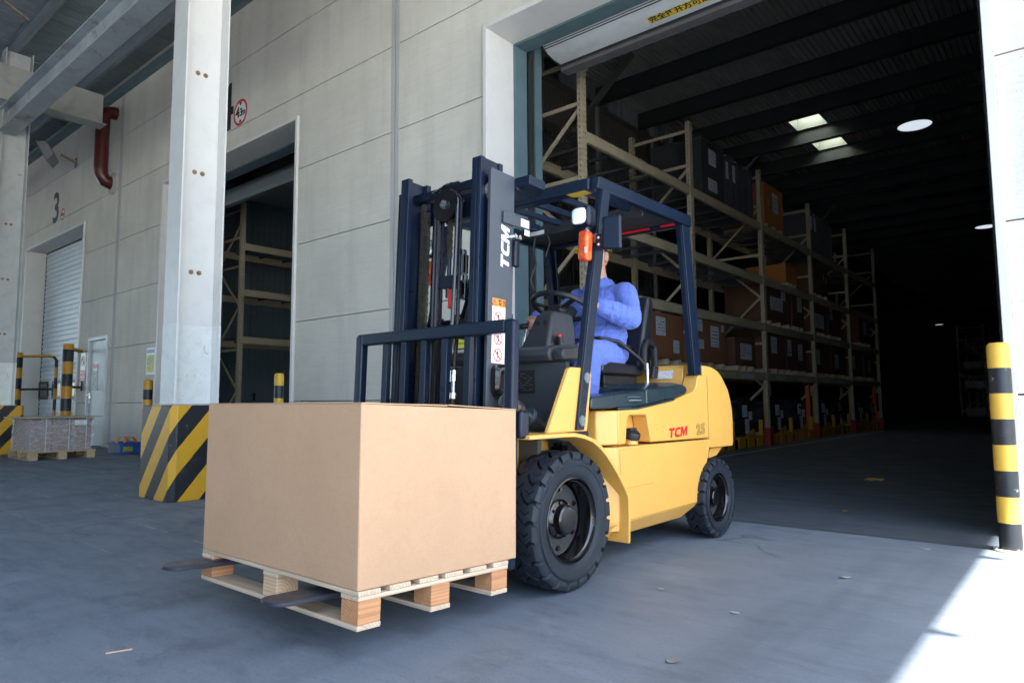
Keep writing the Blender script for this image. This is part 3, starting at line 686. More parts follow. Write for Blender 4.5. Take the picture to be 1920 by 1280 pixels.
for lx in range(2):
    for ly in range(3):
        for lz in range(4):
            x=-13.4-.48+.48*lx; y=3.86-.435+.29*ly; z=.139+lz*.128
            c=solo('carton',MB().box(x+.004,x+.476,y+.004,y+.286,z+.001,z+.127),cm,'brown carton in the %s row, %s column, %s layer of the shrink wrapped stack'%(['bottom','second','third','top'][lz],['left','middle','right'][ly],['rear','front'][lx]),'carton',(x,y,z),grp,bevel=.004)
            part('print_band',MB().box(.4765,.4775,.05,.22,.035,.055),M('carton_print',(.16,.09,.06),.7),c,ang=0)
def film_mat():
    mt,nt,bs=base_mat('shrink_film'); v=coords(nt)
    bs.inputs['Base Color'].default_value=(.75,.78,.85,1); bs.inputs['Roughness'].default_value=.16
    n=noise(nt,coords(nt,(3,3,9)),4,6,.7,1.0)
    a=ramp(nt,n,[(.35,.08),(.68,.55)]); nt.links.new(a,bs.inputs['Alpha']); bump(nt,bs,n,.8,.02); return mt
filmM=film_mat()
fm=MB(); x0,x1,y0,y1=-13.91,-12.42+0-.01,3.405,4.315
x1=-12.405
x0,x1=-13.90,-12.43
fx=MB()
N=26
ring=[]
X0,X1=-13.89,-12.425
X1=-12.43
per=[(-13.895,3.41),(-12.905,3.41),(-12.905,4.31),(-13.895,4.31)]
pts=[]
for (a,b),(c,d_) in zip(per,per[1:]+per[:1]):
    for i in range(12): pts.append((a+(c-a)*i/12,b+(d_-b)*i/12))
lv=[.12+.55*k/10 for k in range(11)]
vs=[]
for z in lv:
    for (x,y) in pts:
        k=random.uniform(0,.012); cx,cy=-13.4,3.86; dx,dy=x-cx,y-cy; l=math.hypot(dx,dy); vs.append((x+dx/l*k,y+dy/l*k,z))
n=len(pts); fs=[(j*n+i,j*n+(i+1)%n,(j+1)*n+(i+1)%n,(j+1)*n+i) for j in range(10) for i in range(n)]
fx.add(vs,fs)
wr=solo('shrink_wrap',fx,filmM,'loose clear plastic film wrapped round the brown cartons','plastic wrap',(-13.4,3.86,.14),ang=60)
for yy in (3.62,3.95,4.2):
    part('strap',MB().box(.512,.514,yy-.006-3.86,yy+.006-3.86,.0,.53),M('strap_white',(.55,.55,.52),.5),wr,ang=0)
tb=thing('top_board','weathered plywood sheet lying on the wrapped cartons','board',(-13.4,3.86,.665))
for i in range(4): part('plank',MB().box(-.62+.31*i,-.62+.31*i+.30,-.55,.55,random.uniform(0,.003),.02),M('ply_grey',(.40,.34,.24),.8,0,.2,4,.1,20,stretch=(8,1,1)),tb,ang=0)
lb=solo('shipping_label',MB().box(-12.8835,-12.8825,4.02,4.20,.545,.625),print_mat('ship_label',(.70,.72,.74),(.1,.1,.1),8,5,.4),'white shipping label on the wrapped cartons','label',(-12.883,4.1,.545),ang=0)
# cut pallet at the left edge
cp=thing('wooden_pallet','end of a pale wooden pallet at the left edge by the striped block','pallet',(-13.5,2.8,0))
for sy in (-1,0,1):
    part('bottom_board',MB().box(-.55,.55,sy*.2-.04,sy*.2+.04,0,.02),oldw,cp,ang=0); part('block',MB().box(.44,.55,sy*.2-.045,sy*.2+.045,.0205,.10),oldw,cp,ang=0)
for i in range(6): part('deck_board',MB().box(-.55+i*.2,-.55+i*.2+.1,-.25,.25,.101,.12),oldw,cp,ang=0)
# blue bin with orange strap
bn=thing('plastic_crate','blue plastic crate on the floor by the facade','crate',(-13.45,5.03,0))
bl=M('crate_blue',(.012,.07,.26),.4,0,.1,5,.02)
q=MB(); q.box(-.28,.28,-.19,.19,0.002,.02)
for (a,b,c,d_) in ((-.28,.28,-.19,-.17),(-.28,.28,.17,.19),(-.28,-.26,-.17,.17),(.26,.28,-.17,.17)): q.box(a,b,c,d_,.0205,.19)
part('tub',q,bl,bn,bevel=.006)
part('rim',MB().box(-.30,.30,-.21,-.17,.165,.2).box(-.30,.30,.17,.21,.165,.2).box(-.30,-.26,-.169,.169,.165,.2).box(.26,.30,-.169,.169,.165,.2),bl,bn,bevel=.006)
part('label',MB().box(.2805,.2815,-.14,.02,.04,.13),print_mat('crate_label',(.35,.30,.02),(.02,.02,.02),7,4,.5),bn,ang=0)
orM=M('strap_orange',(.95,.16,.012),.5,0,.1,9,.03)
stp=MB()
for k,(cx,cy) in enumerate(((-.02,-.05),(.10,.03))):
    for i in range(10):
        a0=math.pi*(i/10); a1=math.pi*((i+1)/10)
        r=.095
        p=[(cx+.02*k,cy-r*math.cos(t),.19+r*1.15*math.sin(t)) for t in (a0,a1)]
        stp.add([(p[0][0]-.06,p[0][1],p[0][2]),(p[0][0]+.06,p[0][1],p[0][2]),(p[1][0]+.06,p[1][1],p[1][2]),(p[1][0]-.06,p[1][1],p[1][2]),
                 (p[0][0]-.05,p[0][1]*.95,p[0][2]-.004),(p[0][0]+.05,p[0][1]*.95,p[0][2]-.004),(p[1][0]+.05,p[1][1]*.95,p[1][2]-.004),(p[1][0]-.05,p[1][1]*.95,p[1][2]-.004)],[(0,1,2,3),(7,6,5,4),(0,4,5,1),(1,5,6,2),(2,6,7,3),(3,7,4,0)])
s=link('strap_roll',stp.mesh('strap_roll',orM,0),None,(-13.45,5.03,0)); tag(s,'bright orange lifting strap looped in the blue crate','strap')
# ================================================================== FORKLIFT  (local: +x towards the open side, +y rearwards)
FO=(-2.5,2.69,0)
fk=thing('forklift','yellow counterbalance forklift with dark mast carrying a large carton','forklift',FO)
def F(name,mb,mats,parent=None,**k): return part(name,mb,mats,parent or fk,**k)
TILT=Matrix.Translation((0,-.27,.30))@Matrix.Rotation(R(-2.3),4,'X')@Matrix.Translation((0,.27,-.30))
def FT(name,mb,mats,parent=None,**k): return part(name,mb.xf(TILT),mats,parent or fk,**k)
# ---- body
b=MB(); b.prism([(.47,.246),(1.437,.246),(1.62,.613),(1.60,.632),(.47,.640)],'x',-.57,.57)
for s in (1,-1): b.prism([(.50*s,.36),(.57*s,.4695),(.40*s,.4695),(.40*s,.36)],'z',.20,.640)
F('chassis',b,yellow,bevel=.006)
k=MB(); vs=[]
for z,x,ya,yb in ((.2455,.568,.36,1.436),(.16,.50,.36,1.30)):
    vs+=[(-x,ya,z),(x,ya,z),(x,yb,z),(-x,yb,z)]
k.add(vs,[(0,1,2,3),(7,6,5,4),(0,4,5,1),(1,5,6,2),(2,6,7,3),(3,7,4,0)]); F('sill',k,yellow,bevel=.004)
F('underframe',MB().box(-.45,.45,-.30,2.0,.20,.46).box(-.34,.34,-.12,.36,.16,.70),dark)
for s in (1,-1):
    u=MB()
    pol=[(.47,.652),(.545,.652),(.566,.78),(.572,.795),(.588,.806),(.765,.806),(.782,.795),(.788,.78),(.822,.650),(1.598,.640),(1.592,1.048),(1.475,1.048),(1.455,1.03),(1.43,.975),(1.40,.948),(1.36,.936),(1.30,.925),(1.125,.889),(.827,.856),(.675,.840),(.47,.834)]
    u.prism(pol,'x',.47*s,.57*s)
    u.prism([(.50*s,.36),(.57*s,.469),(.40*s,.469),(.40*s,.36)],'z',.652,.834)
    F('side_panel',u,yellow,bevel=.007)
    F('recess_liner',MB().box(min(.44*s,.468*s),max(.44*s,.468*s),.50,.86,.645,.84),yellow)
    F('access_door',MB().box(min(.571*s,.575*s),max(.571*s,.575*s),.478,.845,.42,.628),yellow,bevel=.003)
F('inner_body',MB().box(-.435,.435,.80,1.55,.45,.855),dark)
fc=F('filler_neck',MB().cyl((.525,.675,.645),(.525,.675,.675),.040,.034,20),yellow)
cap=MB().lathe([(0,.042),(.034,.042),(.046,.034),(.050,.018),(.048,0),(.03,-.012),(0,-.012)],(.525,.675,.682),(.35,-.05,1),24)
cap.box(.505,.545,.640,.71,.72,.734)
F('fuel_cap',cap,blackp,fc)
# ---- counterweight
cwp=[(1.606,.577),(1.80,.572),(1.995,.570),(2.008,.60),(2.015,.735),(2.006,.82),(1.981,.89),(1.94,.96),(1.891,1.014),(1.83,1.062),(1.764,1.096),(1.68,1.115),(1.60,1.121),(1.535,1.120),(1.525,1.10),(1.525,1.056),(1.606,1.05)]
cw=MB(); st=[(-.572,.90),(-.56,.955),(-.53,.995),(-.47,1.03),(-.3,1.07),(0,1.09),(.3,1.07),(.47,1.03),(.53,.995),(.56,.955),(.572,.90)]
st=[(x,1-(1-q)*.55) for x,q in st]
n=len(cwp); vs=[]
for x,kq in st:
    e=1-.0*abs(x)
    for y,z in cwp: vs.append((x,1.6+(y-1.6)*kq if y>1.6 else y,z if z<1.0 or abs(x)<.5 else z-.012*((abs(x)-.5)/.072)**2))
fs=[(i*n+j,i*n+(j+1)%n,(i+1)*n+(j+1)%n,(i+1)*n+j) for i in range(len(st)-1) for j in range(n)]
fs+=[tuple(range(n-1,-1,-1)),tuple((len(st)-1)*n+j for j in range(n))]
cw.add(vs,fs); F('counterweight',cw,yellow,ang=32,bevel=.004)
F('counterweight_front',MB().prism([(1.45,.93),(1.52,.93),(1.52,1.118),(1.50,1.118),(1.475,1.10)],'x',-.565,.46),yellow,bevel=.008)
for s in (1,-1): F('rear_fender',MB().prism([(1.66,.50),(1.70,.565),(1.90,.565),(1.80,.515)],'x',.25*s,.53*s),yellow)
F('data_sticker',MB().add([(.24,1.455,1.03),(.39,1.455,1.03),(.39,1.4725,1.085),(.24,1.4725,1.085)],[(0,1,2,3)]),print_mat('white_sticker',(.72,.72,.72),(.3,.3,.3),24,6,.6),ang=0)
F('rear_axle',MB().box(-.46,.46,1.56,1.72,.18,.34),dark)
# ---- engine hood
hoodM=M('hood_plastic',(.016,.032,.040),.32,0,.1,6,.04,120,coat=.2)
h=MB()
pol=[(.23,.845),(.23,.895),(.26,.906),(.47,.922),(.9,.955),(1.24,.982),(1.29,.976),(1.318,.958),(1.318,.943),(1.29,.925),(1.12,.898),(.83,.864),(.675,.849)]
nn=len(pol); vs=[]; sx=[(-.558,.0),(-.55,.006),(-.40,.012),(.40,.012),(.55,.006),(.558,.0)]
def inset(p,d):
    cy=sum(q[0] for q in p)/len(p); 
    return p
pol=[(q if q[0]>.80 else (.80,q[1])) for q in pol]
pol=[(.80,.862),(.80,.947),(.9,.955),(1.24,.982),(1.29,.976),(1.318,.958),(1.318,.943),(1.29,.925),(1.12,.898),(.83,.864)]
nn=len(pol)
for i,(x,dz) in enumerate(((-.56,0),(-.49,.018),(.49,.018),(.56,0))):
    for y,z in pol: vs.append((x,y,z+(dz if z>.945 else 0)))
h.add(vs,[(i*nn+j,i*nn+(j+1)%nn,(i+1)*nn+(j+1)%nn,(i+1)*nn+j) for i in range(3) for j in range(nn)]+[tuple(range(nn-1,-1,-1)),tuple(3*nn+j for j in range(nn))])
hd=F('engine_hood',h,hoodM,bevel=.008)
for s in (1,-1):
    F('hood_wing',MB().prism([(.23,.845),(.23,.895),(.26,.906),(.47,.922),(.798,.946),(.798,.861),(.675,.849)],'x',.40*s,.56*s),hoodM,hd,bevel=.008)
for s in (1,-1): F('hood_lip',MB().prism([(.47,.838),(.675,.838),(.83,.853),(1.12,.886),(1.12,.900),(.83,.866),(.675,.851),(.47,.851)],'x',.5605*s,.575*s),hoodM,hd,bevel=.004)
F('latch_recess',MB().prism([(.57,.880),(.73,.892),(.725,.925),(.575,.913)],'x',.5605,.566),hoodM,hd,bevel=.004)
F('latch_handle',MB().box(.5665,.576,.585,.715,.884,.892).box(.5665,.571,.585,.715,.905,.909),M('handle_grey',(.16,.2,.22),.3),hd,bevel=.002)
# ---- floor, cowl
F('floor_plate',MB().box(-.53,.53,-.05,.80,.52,.545),dark)
for s in (1,-1): F('floor_side',MB().box(min(.42*s,.45*s),max(.42*s,.45*s),.2,.80,.546,.844),dark)
F('step_side',MB().prism([(.12,.55),(.36,.55),(.30,.84),(.17,.84)],'x',.44,.475),navy)
F('front_panel',MB().box(-.47,.47,-.10,-.07,.30,.74).box(-.47,.47,.14,.17,.50,1.085).box(-.47,.47,-.10,.16,.70,.735),M('front_slate',(.045,.055,.062),.6,0,.1,4,.05,60,dirt=.15))
F('data_plate',MB().box(.10,.27,.1335,.1385,.93,1.05),print_mat('dark_plate',(.01,.011,.012),(.09,.09,.09),14,10,.35))
cwl=MB()
pol2=[(.10,1.09),(.085,1.13),(.10,1.158),(.16,1.175),(.30,1.184),(.385,1.186),(.40,1.17),(.40,1.12),(.36,1.10)]
cwl.prism(pol2,'x',-.46,.40)
cwl.prism([(.12,1.095),(.11,1.13),(.13,1.155),(.24,1.168),(.27,1.155),(.27,1.10)],'x',.4005,.47)
F('cowl',cwl,dashM,bevel=.018,seg=3)
cs=MB(); vs=[]
for z,x0,x1,y0,y1 in ((1.17,-.07,.150,.40,.70),(1.30,-.03,.130,.46,.72),(1.395,-.005,.115,.50,.72),(1.425,.02,.09,.55,.70)):
    vs+=[(x0,y0,z),(x1,y0,z),(x1,y1,z),(x0,y1,z)]
cs.add(vs,[q for i in range(3) for q in ((i*4,i*4+1,i*4+5,i*4+4),(i*4+1,i*4+2,i*4+6,i*4+5),(i*4+2,i*4+3,i*4+7,i*4+6),(i*4+3,i*4,i*4+4,i*4+7))]+[(3,2,1,0),(12,13,14,15)])
con=F('steering_console',cs,dashM,bevel=.016,seg=3)
F('console_plug',MB().cyl((.03,.468,1.345),(.03,.480,1.345),.014).cyl((.09,.468,1.345),(.09,.480,1.345),.014),blackp,con)
F('gauge_hood',MB().prism([(.64,1.425),(.63,1.45),(.69,1.46),(.73,1.44),(.72,1.42)],'x',-.03,.08),blackp,con,bevel=.01)
boot=MB()
for i in range(7): boot.lathe([(.040,-.008),(.052,0),(.040,.008)],(.055,.70+.010*i,1.385+.011*i),(0,.55,.83),18)
F('column_boot',boot,blackp,con)
lv=F('gear_lever',MB().cyl((.165,.52,1.17),(.17,.50,1.225),.020,.022),dashM)
F('lever_knob',MB().cyl((.17,.50,1.226),(.175,.487,1.262),.022,.021,18).cyl((.175,.487,1.2621),(.176,.4855,1.268),.0195,.017,18,1),[blackp,M('knob_red',(.60,.02,.02),.4)],lv)
# steering wheel
ax=Vector((0,.37,.93)).normalized(); wc=Vector((.0,.745,1.475)); e1=Vector((1,0,0)); e2=ax.cross(e1)
sw=MB().tube([wc+(e1*math.cos(t)+e2*math.sin(t))*.178 for t in [2*math.pi*i/40 for i in range(40)]],.0165,10,closed=True)
stw=F('steering_wheel',sw,blackp)
for t in (R(90),R(205),R(335)):
    d=e1*math.cos(t)+e2*math.sin(t); F('spoke',MB().bar(wc+d*.03-ax*.02,wc+d*.172,.034,.012,ax),blackp,stw,bevel=.004)
F('hub',MB().cyl(wc-ax*.05,wc+ax*.0,.05,.045,20).cyl(wc-ax*.11,wc-ax*.051,.03,.03,16),blackp,stw,bevel=.006)
F('spinner_knob',MB().cyl(wc+e1*(-.12)+e2*.12,wc+e1*(-.12)+e2*.12+ax*.05,.018,.024,16),blackp,stw)
F('lever_console',MB().box(-.46,-.22,.50,.86,1.06,1.165),dashM,bevel=.015,seg=3)
for i,x in enumerate((-.27,-.34,-.41)):
    hl=F('hydraulic_lever',MB().tube([(x,.70,1.165),(x,.71,1.27),(x,.735,1.352)],.009,8),steel)
    F('lever_grip',MB().tube([(x,.845,1.384),(x,.80,1.379),(x,.745,1.373),(x,.70,1.366),(x,.685,1.364)],[.014,.0185,.019,.019,.012],12),blackp,hl)
# ---- fenders
for s in (1,-1):
    po=[(-.346,.737),(-.1,.737),(.0,.735),(.08,.722),(.16,.700),(.22,.668),(.28,.624),(.34,.570),(.40,.506),(.45,.445),(.490,.387),(.492,.27),(.484,.148)]
    pi_=[(.466,.148),(.474,.27),(.472,.382),(.434,.435),(.385,.494),(.326,.556),(.268,.609),(.21,.651),(.152,.682),(.075,.704),(.0,.716),(-.1,.718),(-.346,.718)]
    fm=MB().prism(po+pi_,'x',.345*s,.622*s)
    fd=F('fender',fm,yellow,bevel=.003)
    F('fender_wall',MB().prism([(-.33,.40),(-.318,.716),(0,.716),(.152,.682),(.268,.609),(.34,.54),(.30,.42)],'x',.342*s,.352*s).box(min(.353*s,.44*s),max(.353*s,.44*s),-.335,-.322,.36,.715),yellow,fd)
    F('knee_plate',MB().prism([(-.171,.738),(.0,1.035),(.012,1.046),(.03,1.05),(.172,1.05),(.192,1.044),(.200,1.018),(.155,.738)],'x',.562*s,.584*s),yellow,fd,bevel=.003)
# ---- overhead guard
og=F('overhead_guard',MB().bar((-.525,.325,2.04),(.525,.325,2.04),.075,.065),navy2,bevel=.006)
F('guard_crossbar',MB().bar((-.525,1.325,2.045),(.525,1.325,2.045),.07,.07),navy2,og,bevel=.006)
for s in (1,-1):
    F('guard_rail',MB().prism([(.30,2.008),(.32,2.078),(1.42,2.086),(1.42,2.012)],'x',.527*s,.575*s),navy2,og,bevel=.006)
    lg=MB(); pf=[(.044,.745),(.108,.745),(.254,1.41),(.393,2.0075),(.320,2.0075),(.181,1.41)]
    lg.prism(pf,'x',.590*s,.600*s); lg.prism([(.044,.745),(.056,.745),(.193,1.41),(.332,2.007),(.320,2.007),(.181,1.41)],'x',.555*s,.5895*s)
    l=F('guard_leg',lg,navy2,og,bevel=.004)
    for y,z in ((.158,1.0),(.110,.79)):
        F('washer',MB().cyl((.6005*s,y-.025,z),(.6055*s,y-.025,z),.026,n=24).cyl((.6056*s,y-.025,z),(.6075*s,y-.025,z),.019,n=24),M('washer_grey',(.16,.18,.20),.4,.3,.1,10,0),l)
    F('guard_rear_leg',MB().prism([(1.31,2.0115),(1.41,2.0115),(1.53,1.05),(1.43,1.05)],'x',.552*s,.564*s).prism([(1.31,2.0115),(1.33,2.0115),(1.45,1.05),(1.43,1.05)],'x',.515*s,.5515*s).prism([(1.385,2.0115),(1.41,2.0115),(1.53,1.05),(1.505,1.05)],'x',.515*s,.5515*s),navy2,og,bevel=.003)
for i in range(6):
    x=-.43+.172*i; F('guard_bar',MB().prism([(.35,2.02),(.35,2.055),(.86,2.06),(.86,2.025)],'x',x-.014,x+.014),navy2,og,bevel=.003)
F('roof_panel',MB().box(-.525,.525,.862,1.288,2.03,2.05).box(-.525,.525,.862,.874,1.985,2.029),dark,og)
for q in (.06,-.33): F('roof_sticker',MB().add([(q,.8610,1.995),(q+.12,.8610,1.995),(q+.12,.8610,2.022),(q,.8610,2.022)],[(0,1,2,3)]),M('sticker_plain',(.70,.70,.70),.4,0,.05,8,0),og,ang=0)
for q0,q1 in ((.10,.34),(.42,.52)): F('reflective_tape',MB().box(q0,q1,1.286,1.2885,2.010,2.024),M('tape_red',(.65,.015,.03),.35),og,ang=0)
F('yellow_sticker',MB().box(.38,.50,.29,.36,2.0055,2.0068),M('tape_yellow',(.70,.48,.02),.45),og,ang=0)
F('wiring',MB().tube([(-.3,.88,2.0),(-.31,.87,1.9),(-.28,.86,1.8),(-.33,.86,1.7),(-.30,.87,1.62)],.006,6).tube([(-.2,.88,2.0),(-.17,.87,1.93),(-.2,.86,1.84)],.005,6),blackp,og)
# ---- lamps and mirror
for s in (1,-1):
    hb=MB().prism([(-.058,-.058),(.058,-.058),(.058,.058),(-.058,.058)],'y',.165,.25)
    hb.xf(Matrix.Translation((.548*s,0,1.832)))
    hl_=F('headlight',hb,navy,bevel=.022,seg=3)
    ln=MB(); N=24; vs=[]
    def sq(t,r): 
        c,sn=math.cos(t),math.sin(t); q=(abs(c)**4+abs(sn)**4)**-.25; return r*q*c,r*q*sn
    ringp=[(.043,0),(.040,-.006),(.028,-.011),(.012,-.013)]
    for r,dy in ringp:
        for i in range(N):
            a,c=sq(2*math.pi*i/N,r); vs.append((.548*s+a,.1635+dy,1.832+c))
    fs=[(k*N+i,k*N+(i+1)%N,(k+1)*N+(i+1)%N,(k+1)*N+i) for k in range(3) for i in range(N)]+[tuple(3*N+i for i in range(N))]
    ln.add(vs,fs)
    mt=MATS.get('lens')
    if not mt:
        mt,nt,bs=base_mat('lens'); bs.inputs['Base Color'].default_value=(.80,.82,.83,1); bs.inputs['Roughness'].default_value=.14; bs.inputs['Metallic'].default_value=.6
        wv=node(nt,'ShaderNodeTexWave',bands_direction='X'); wv.inputs['Scale'].default_value=70; wv.inputs['Distortion'].default_value=.6; nt.links.new(coords(nt),wv.inputs['Vector']); bump(nt,bs,wv.outputs['Fac'],.7,.004); MATS['lens']=mt
    F('lens',ln,mt,hl_)
    F('lamp_bracket',MB().cyl((.555*s,.22,1.775),(.565*s,.225,1.755),.012).box(min(.54*s,.60*s),max(.54*s,.60*s),.235,.27,1.70,1.745),steel if s>0 else navy,hl_)
    im,nt,bs=base_mat('indicator_orange'); bs.inputs['Base Color'].default_value=(.75,.085,.008,1); bs.inputs['Roughness'].default_value=.22; bs.inputs['Coat Weight'].default_value=.5
    wv=node(nt,'ShaderNodeTexWave',bands_direction='Z'); wv.inputs['Scale'].default_value=60; nt.links.new(coords(nt),wv.inputs['Vector']); bump(nt,bs,wv.outputs['Fac'],.25,.003)
    c=ramp(nt,noise(nt,coords(nt),22,2,.5),[(.4,(.62,.05,.005)),(.6,(.85,.14,.01))]); nt.links.new(c,bs.inputs['Base Color'])
    F('indicator',MB().prism([(-.030,-.078),(.030,-.078),(.030,.078),(-.030,.078)],'y',.165,.225).xf(Matrix.Translation((.563*s,0,1.678))@Matrix.Rotation(R(3),4,'Y')),im,bevel=.016,seg=3)
F('indicator_tag',MB().box(.578,.5945,.1635,.1648,1.635,1.667),M('tag_cream',(.70,.62,.42),.6),ang=0)
mr=MB().prism([(-.050,-.088),(.050,-.088),(.050,.088),(-.050,.088)],'y',-.012,.012)
mi=F('mirror',mr.xf(Matrix.Translation((.690,.25,1.738))@Matrix.Rotation(R(14),4,'Z')),navy2,bevel=.0118,seg=3)
F('mirror_arm',MB().box(.60,.64,.235,.265,1.66,1.74).cyl((.62,.262,1.715),(.70,.262,1.715),.008),navy,mi)
for z in (1.72,1.685): F('bolt',MB().sphere((.618,.232,z),.009,10,6),steel,mi)
# ---- seat
st_=F('seat_base',MB().box(-.20,.20,.92,1.32,.985,1.05).box(-.23,.23,.88,1.36,.965,.985),blackp,bevel=.006)
F('seat_cushion',MB().prism([(.84,1.075),(.86,1.115),(.92,1.13),(1.34,1.115),(1.36,1.07),(1.34,1.05),(.86,1.05)],'x',-.235,.235),M('vinyl',(.010,.012,.016),.38,0,.2,6,.08,80),st_,bevel=.025,seg=3)
F('backrest',MB().prism([(1.30,1.09),(1.36,1.06),(1.47,1.10),(1.53,1.56),(1.50,1.60),(1.45,1.60),(1.42,1.50)],'x',-.23,.23),MATS['vinyl'],st_,bevel=.03,seg=3)
F('hip_guard',MB().tube([(.265,1.30,1.10),(.268,1.30,1.22),(.27,1.33,1.27),(.27,1.40,1.275),(.27,1.44,1.24),(.268,1.44,1.10)],.024,10,closed=True),blackp,st_)
F('belt_buckle',MB().prism([(1.33,1.03),(1.40,1.03),(1.42,1.11),(1.36,1.12)],'x',.285,.315),blackp,st_,bevel=.006)
F('seat_post',MB().cyl((.285,1.31,.985),(.285,1.31,1.13),.011),steel,st_)
# ---- wheels with treaded tyres
rubber=M('tyre_rubber',(.013,.019,.028),.60,0,.25,7,.25,60,dirt=.0)
rubber.node_tree.nodes['Principled BSDF'].inputs['Specular IOR Level'].default_value=.35
def tyre_mesh(Rr,wd,nl,name):
    mb=MB(); h=wd/2; g=.026
    rc=Rr-g
    prof=[(Rr*.60,-h*.78),(Rr*.66,-h*.93),(Rr*.80,-h),(rc-.045,-h*.995),(rc-.02,-h*.965),(rc,-h*.86),(rc,0),(rc,h*.86),(rc-.02,h*.965),(rc-.045,h*.995),(Rr*.835,h),(Rr*.825,h+.004),(Rr*.80,h+.004),(Rr*.79,h),(Rr*.70,h*.97),(Rr*.66,h*.93),(Rr*.60,h*.78)]
    mb.lathe(prof,(0,0,0),(1,0,0),64)
    # lugs: samples over (axial v, radius) from the centre to the shoulder and down the wall
    S=[(.02,Rr),(.28,Rr),(.52,Rr*.9985),(.74,Rr*.994),(.90,Rr*.980),(.985,Rr*.950),(1.012,Rr*.915),(1.012,Rr*.885)]
    off=[-.22,.12,.32,.14,.20,.24,.26,.26]; hw=[.395,.395,.395,.39,.375,.365,.355,.345]
    pitch=2*math.pi/nl
    for side in (1,-1):
        for i in range(nl):
            a0=(i+(.5 if side<0 else 0))*pitch
            vs=[]
            for (v,r),o_,w_ in zip(S,off,hw):
                x=side*v*h; a=a0+o_*pitch
                for da in (-w_,w_):
                    t=a+da*pitch; vs.append((x,r*math.cos(t),r*math.sin(t)))
                xin=side*min(v,.97)*h*.985; rin=min(r-.004,max(rc-.012,r-.034)) if v<1 else r-.01
                for da in (-w_-.035,w_+.035):
                    t=a+da*pitch; vs.append((xin,rin*math.cos(t),rin*math.sin(t)))
            fs=[]
            for k in range(len(S)-1):
                p=k*4; q=p+4
                fs+=[(p,p+1,q+1,q),(p,q,q+2,p+2),(p+1,p+3,q+3,q+1)]
            fs+=[(0,2,3,1),(len(S)*4-4,len(S)*4-3,len(S)*4-1,len(S)*4-2)]
            mb.add(vs,fs)
            # sipe on each lug
            vs=[]
            for (v,r),o_ in list(zip(S,off))[1:4]:
                a=a0+o_*pitch
                for da in (-.02,.02):
                    t=a+da*pitch; vs.append((side*v*h,(r+.0006)*math.cos(t),(r+.0006)*math.sin(t)))
            mb.add(vs,[(0,1,3,2),(2,3,5,4)],1)
    return mb.mesh(name,[rubber,blackg],30)
def rim_mb(Rr,wd):
    h=wd/2; r=Rr*.62
    return MB().lathe([(r,h*.80),(r*1.0,h*.86),(r*.965,h*.88),(r*.95,h*.78),(r*.93,h*.70),(r*.90,h*.66),(r*.88,h*.2),(r*.86,-h*.1),(r*.80,-h*.18),(r*.55,-h*.12),(r*.50,-h*.1),(0,-h*.1)],(0,0,0),(1,0,0),56)
def wheel(x,y,Rr,wd,s,tm,rmesh):
    wr_=part('wheel',MB().cyl((-wd*.3,0,0),(wd*.0,0,0),Rr*.5,n=32),dark,fk,loc=(x,y,Rr))
    link('tyre',tm,wr_,None,(0,0,0) if s>0 else (0,0,math.pi)); link('rim',rmesh,wr_,None,(0,0,0) if s>0 else (0,0,math.pi))
    h=wd/2; r=Rr*.62
    hm=MB().lathe([(r*.46,-h*.12),(r*.46,h*.12),(r*.42,h*.2),(r*.36,h*.24),(r*.34,h*.55),(r*.30,h*.62),(0,h*.62)],(0,0,0),(1,0,0),32)
    nm=MB()
    for i in range(8):
        t=2*math.pi*i/8+.2; hm.cyl((h*.2,r*.40*math.cos(t),r*.40*math.sin(t)),(h*.30,r*.40*math.cos(t),r*.40*math.sin(t)),r*.04,n=6)
    for i in range(6):
        t=2*math.pi*i/6+.45; nm.cyl((-h*.15,r*.68*math.cos(t),r*.68*math.sin(t)),(h*.05,r*.68*math.cos(t),r*.68*math.sin(t)),r*.075,n=6).cyl((h*.05,r*.68*math.cos(t),r*.68*math.sin(t)),(h*.12,r*.68*math.cos(t),r*.68*math.sin(t)),r*.045,n=8)
    for mb,nmx in ((hm,'hub'),(nm,'wheel_nut')):
        if s<0: mb.xf(Matrix.Rotation(math.pi,4,'Z'))
        part(nmx,mb,blackg,wr_,ang=30)
ft=tyre_mesh(.325,.195,22,'front_tyre'); rt_m=tyre_mesh(.253,.145,21,'rear_tyre')
fr_=rim_mb(.325,.195).mesh('front_rim',blackg,40); rr_=rim_mb(.253,.145).mesh('rear_rim',blackg,40)
for s in (1,-1):
    wheel(s*(.612-.0975),.0,.325,.195,s,ft,fr_); wheel(s*(.615-.0725),1.645,.253,.145,s,rt_m,rr_)
F('axle',MB().cyl((-.5,0,.325),(.5,0,.325),.07),dark)
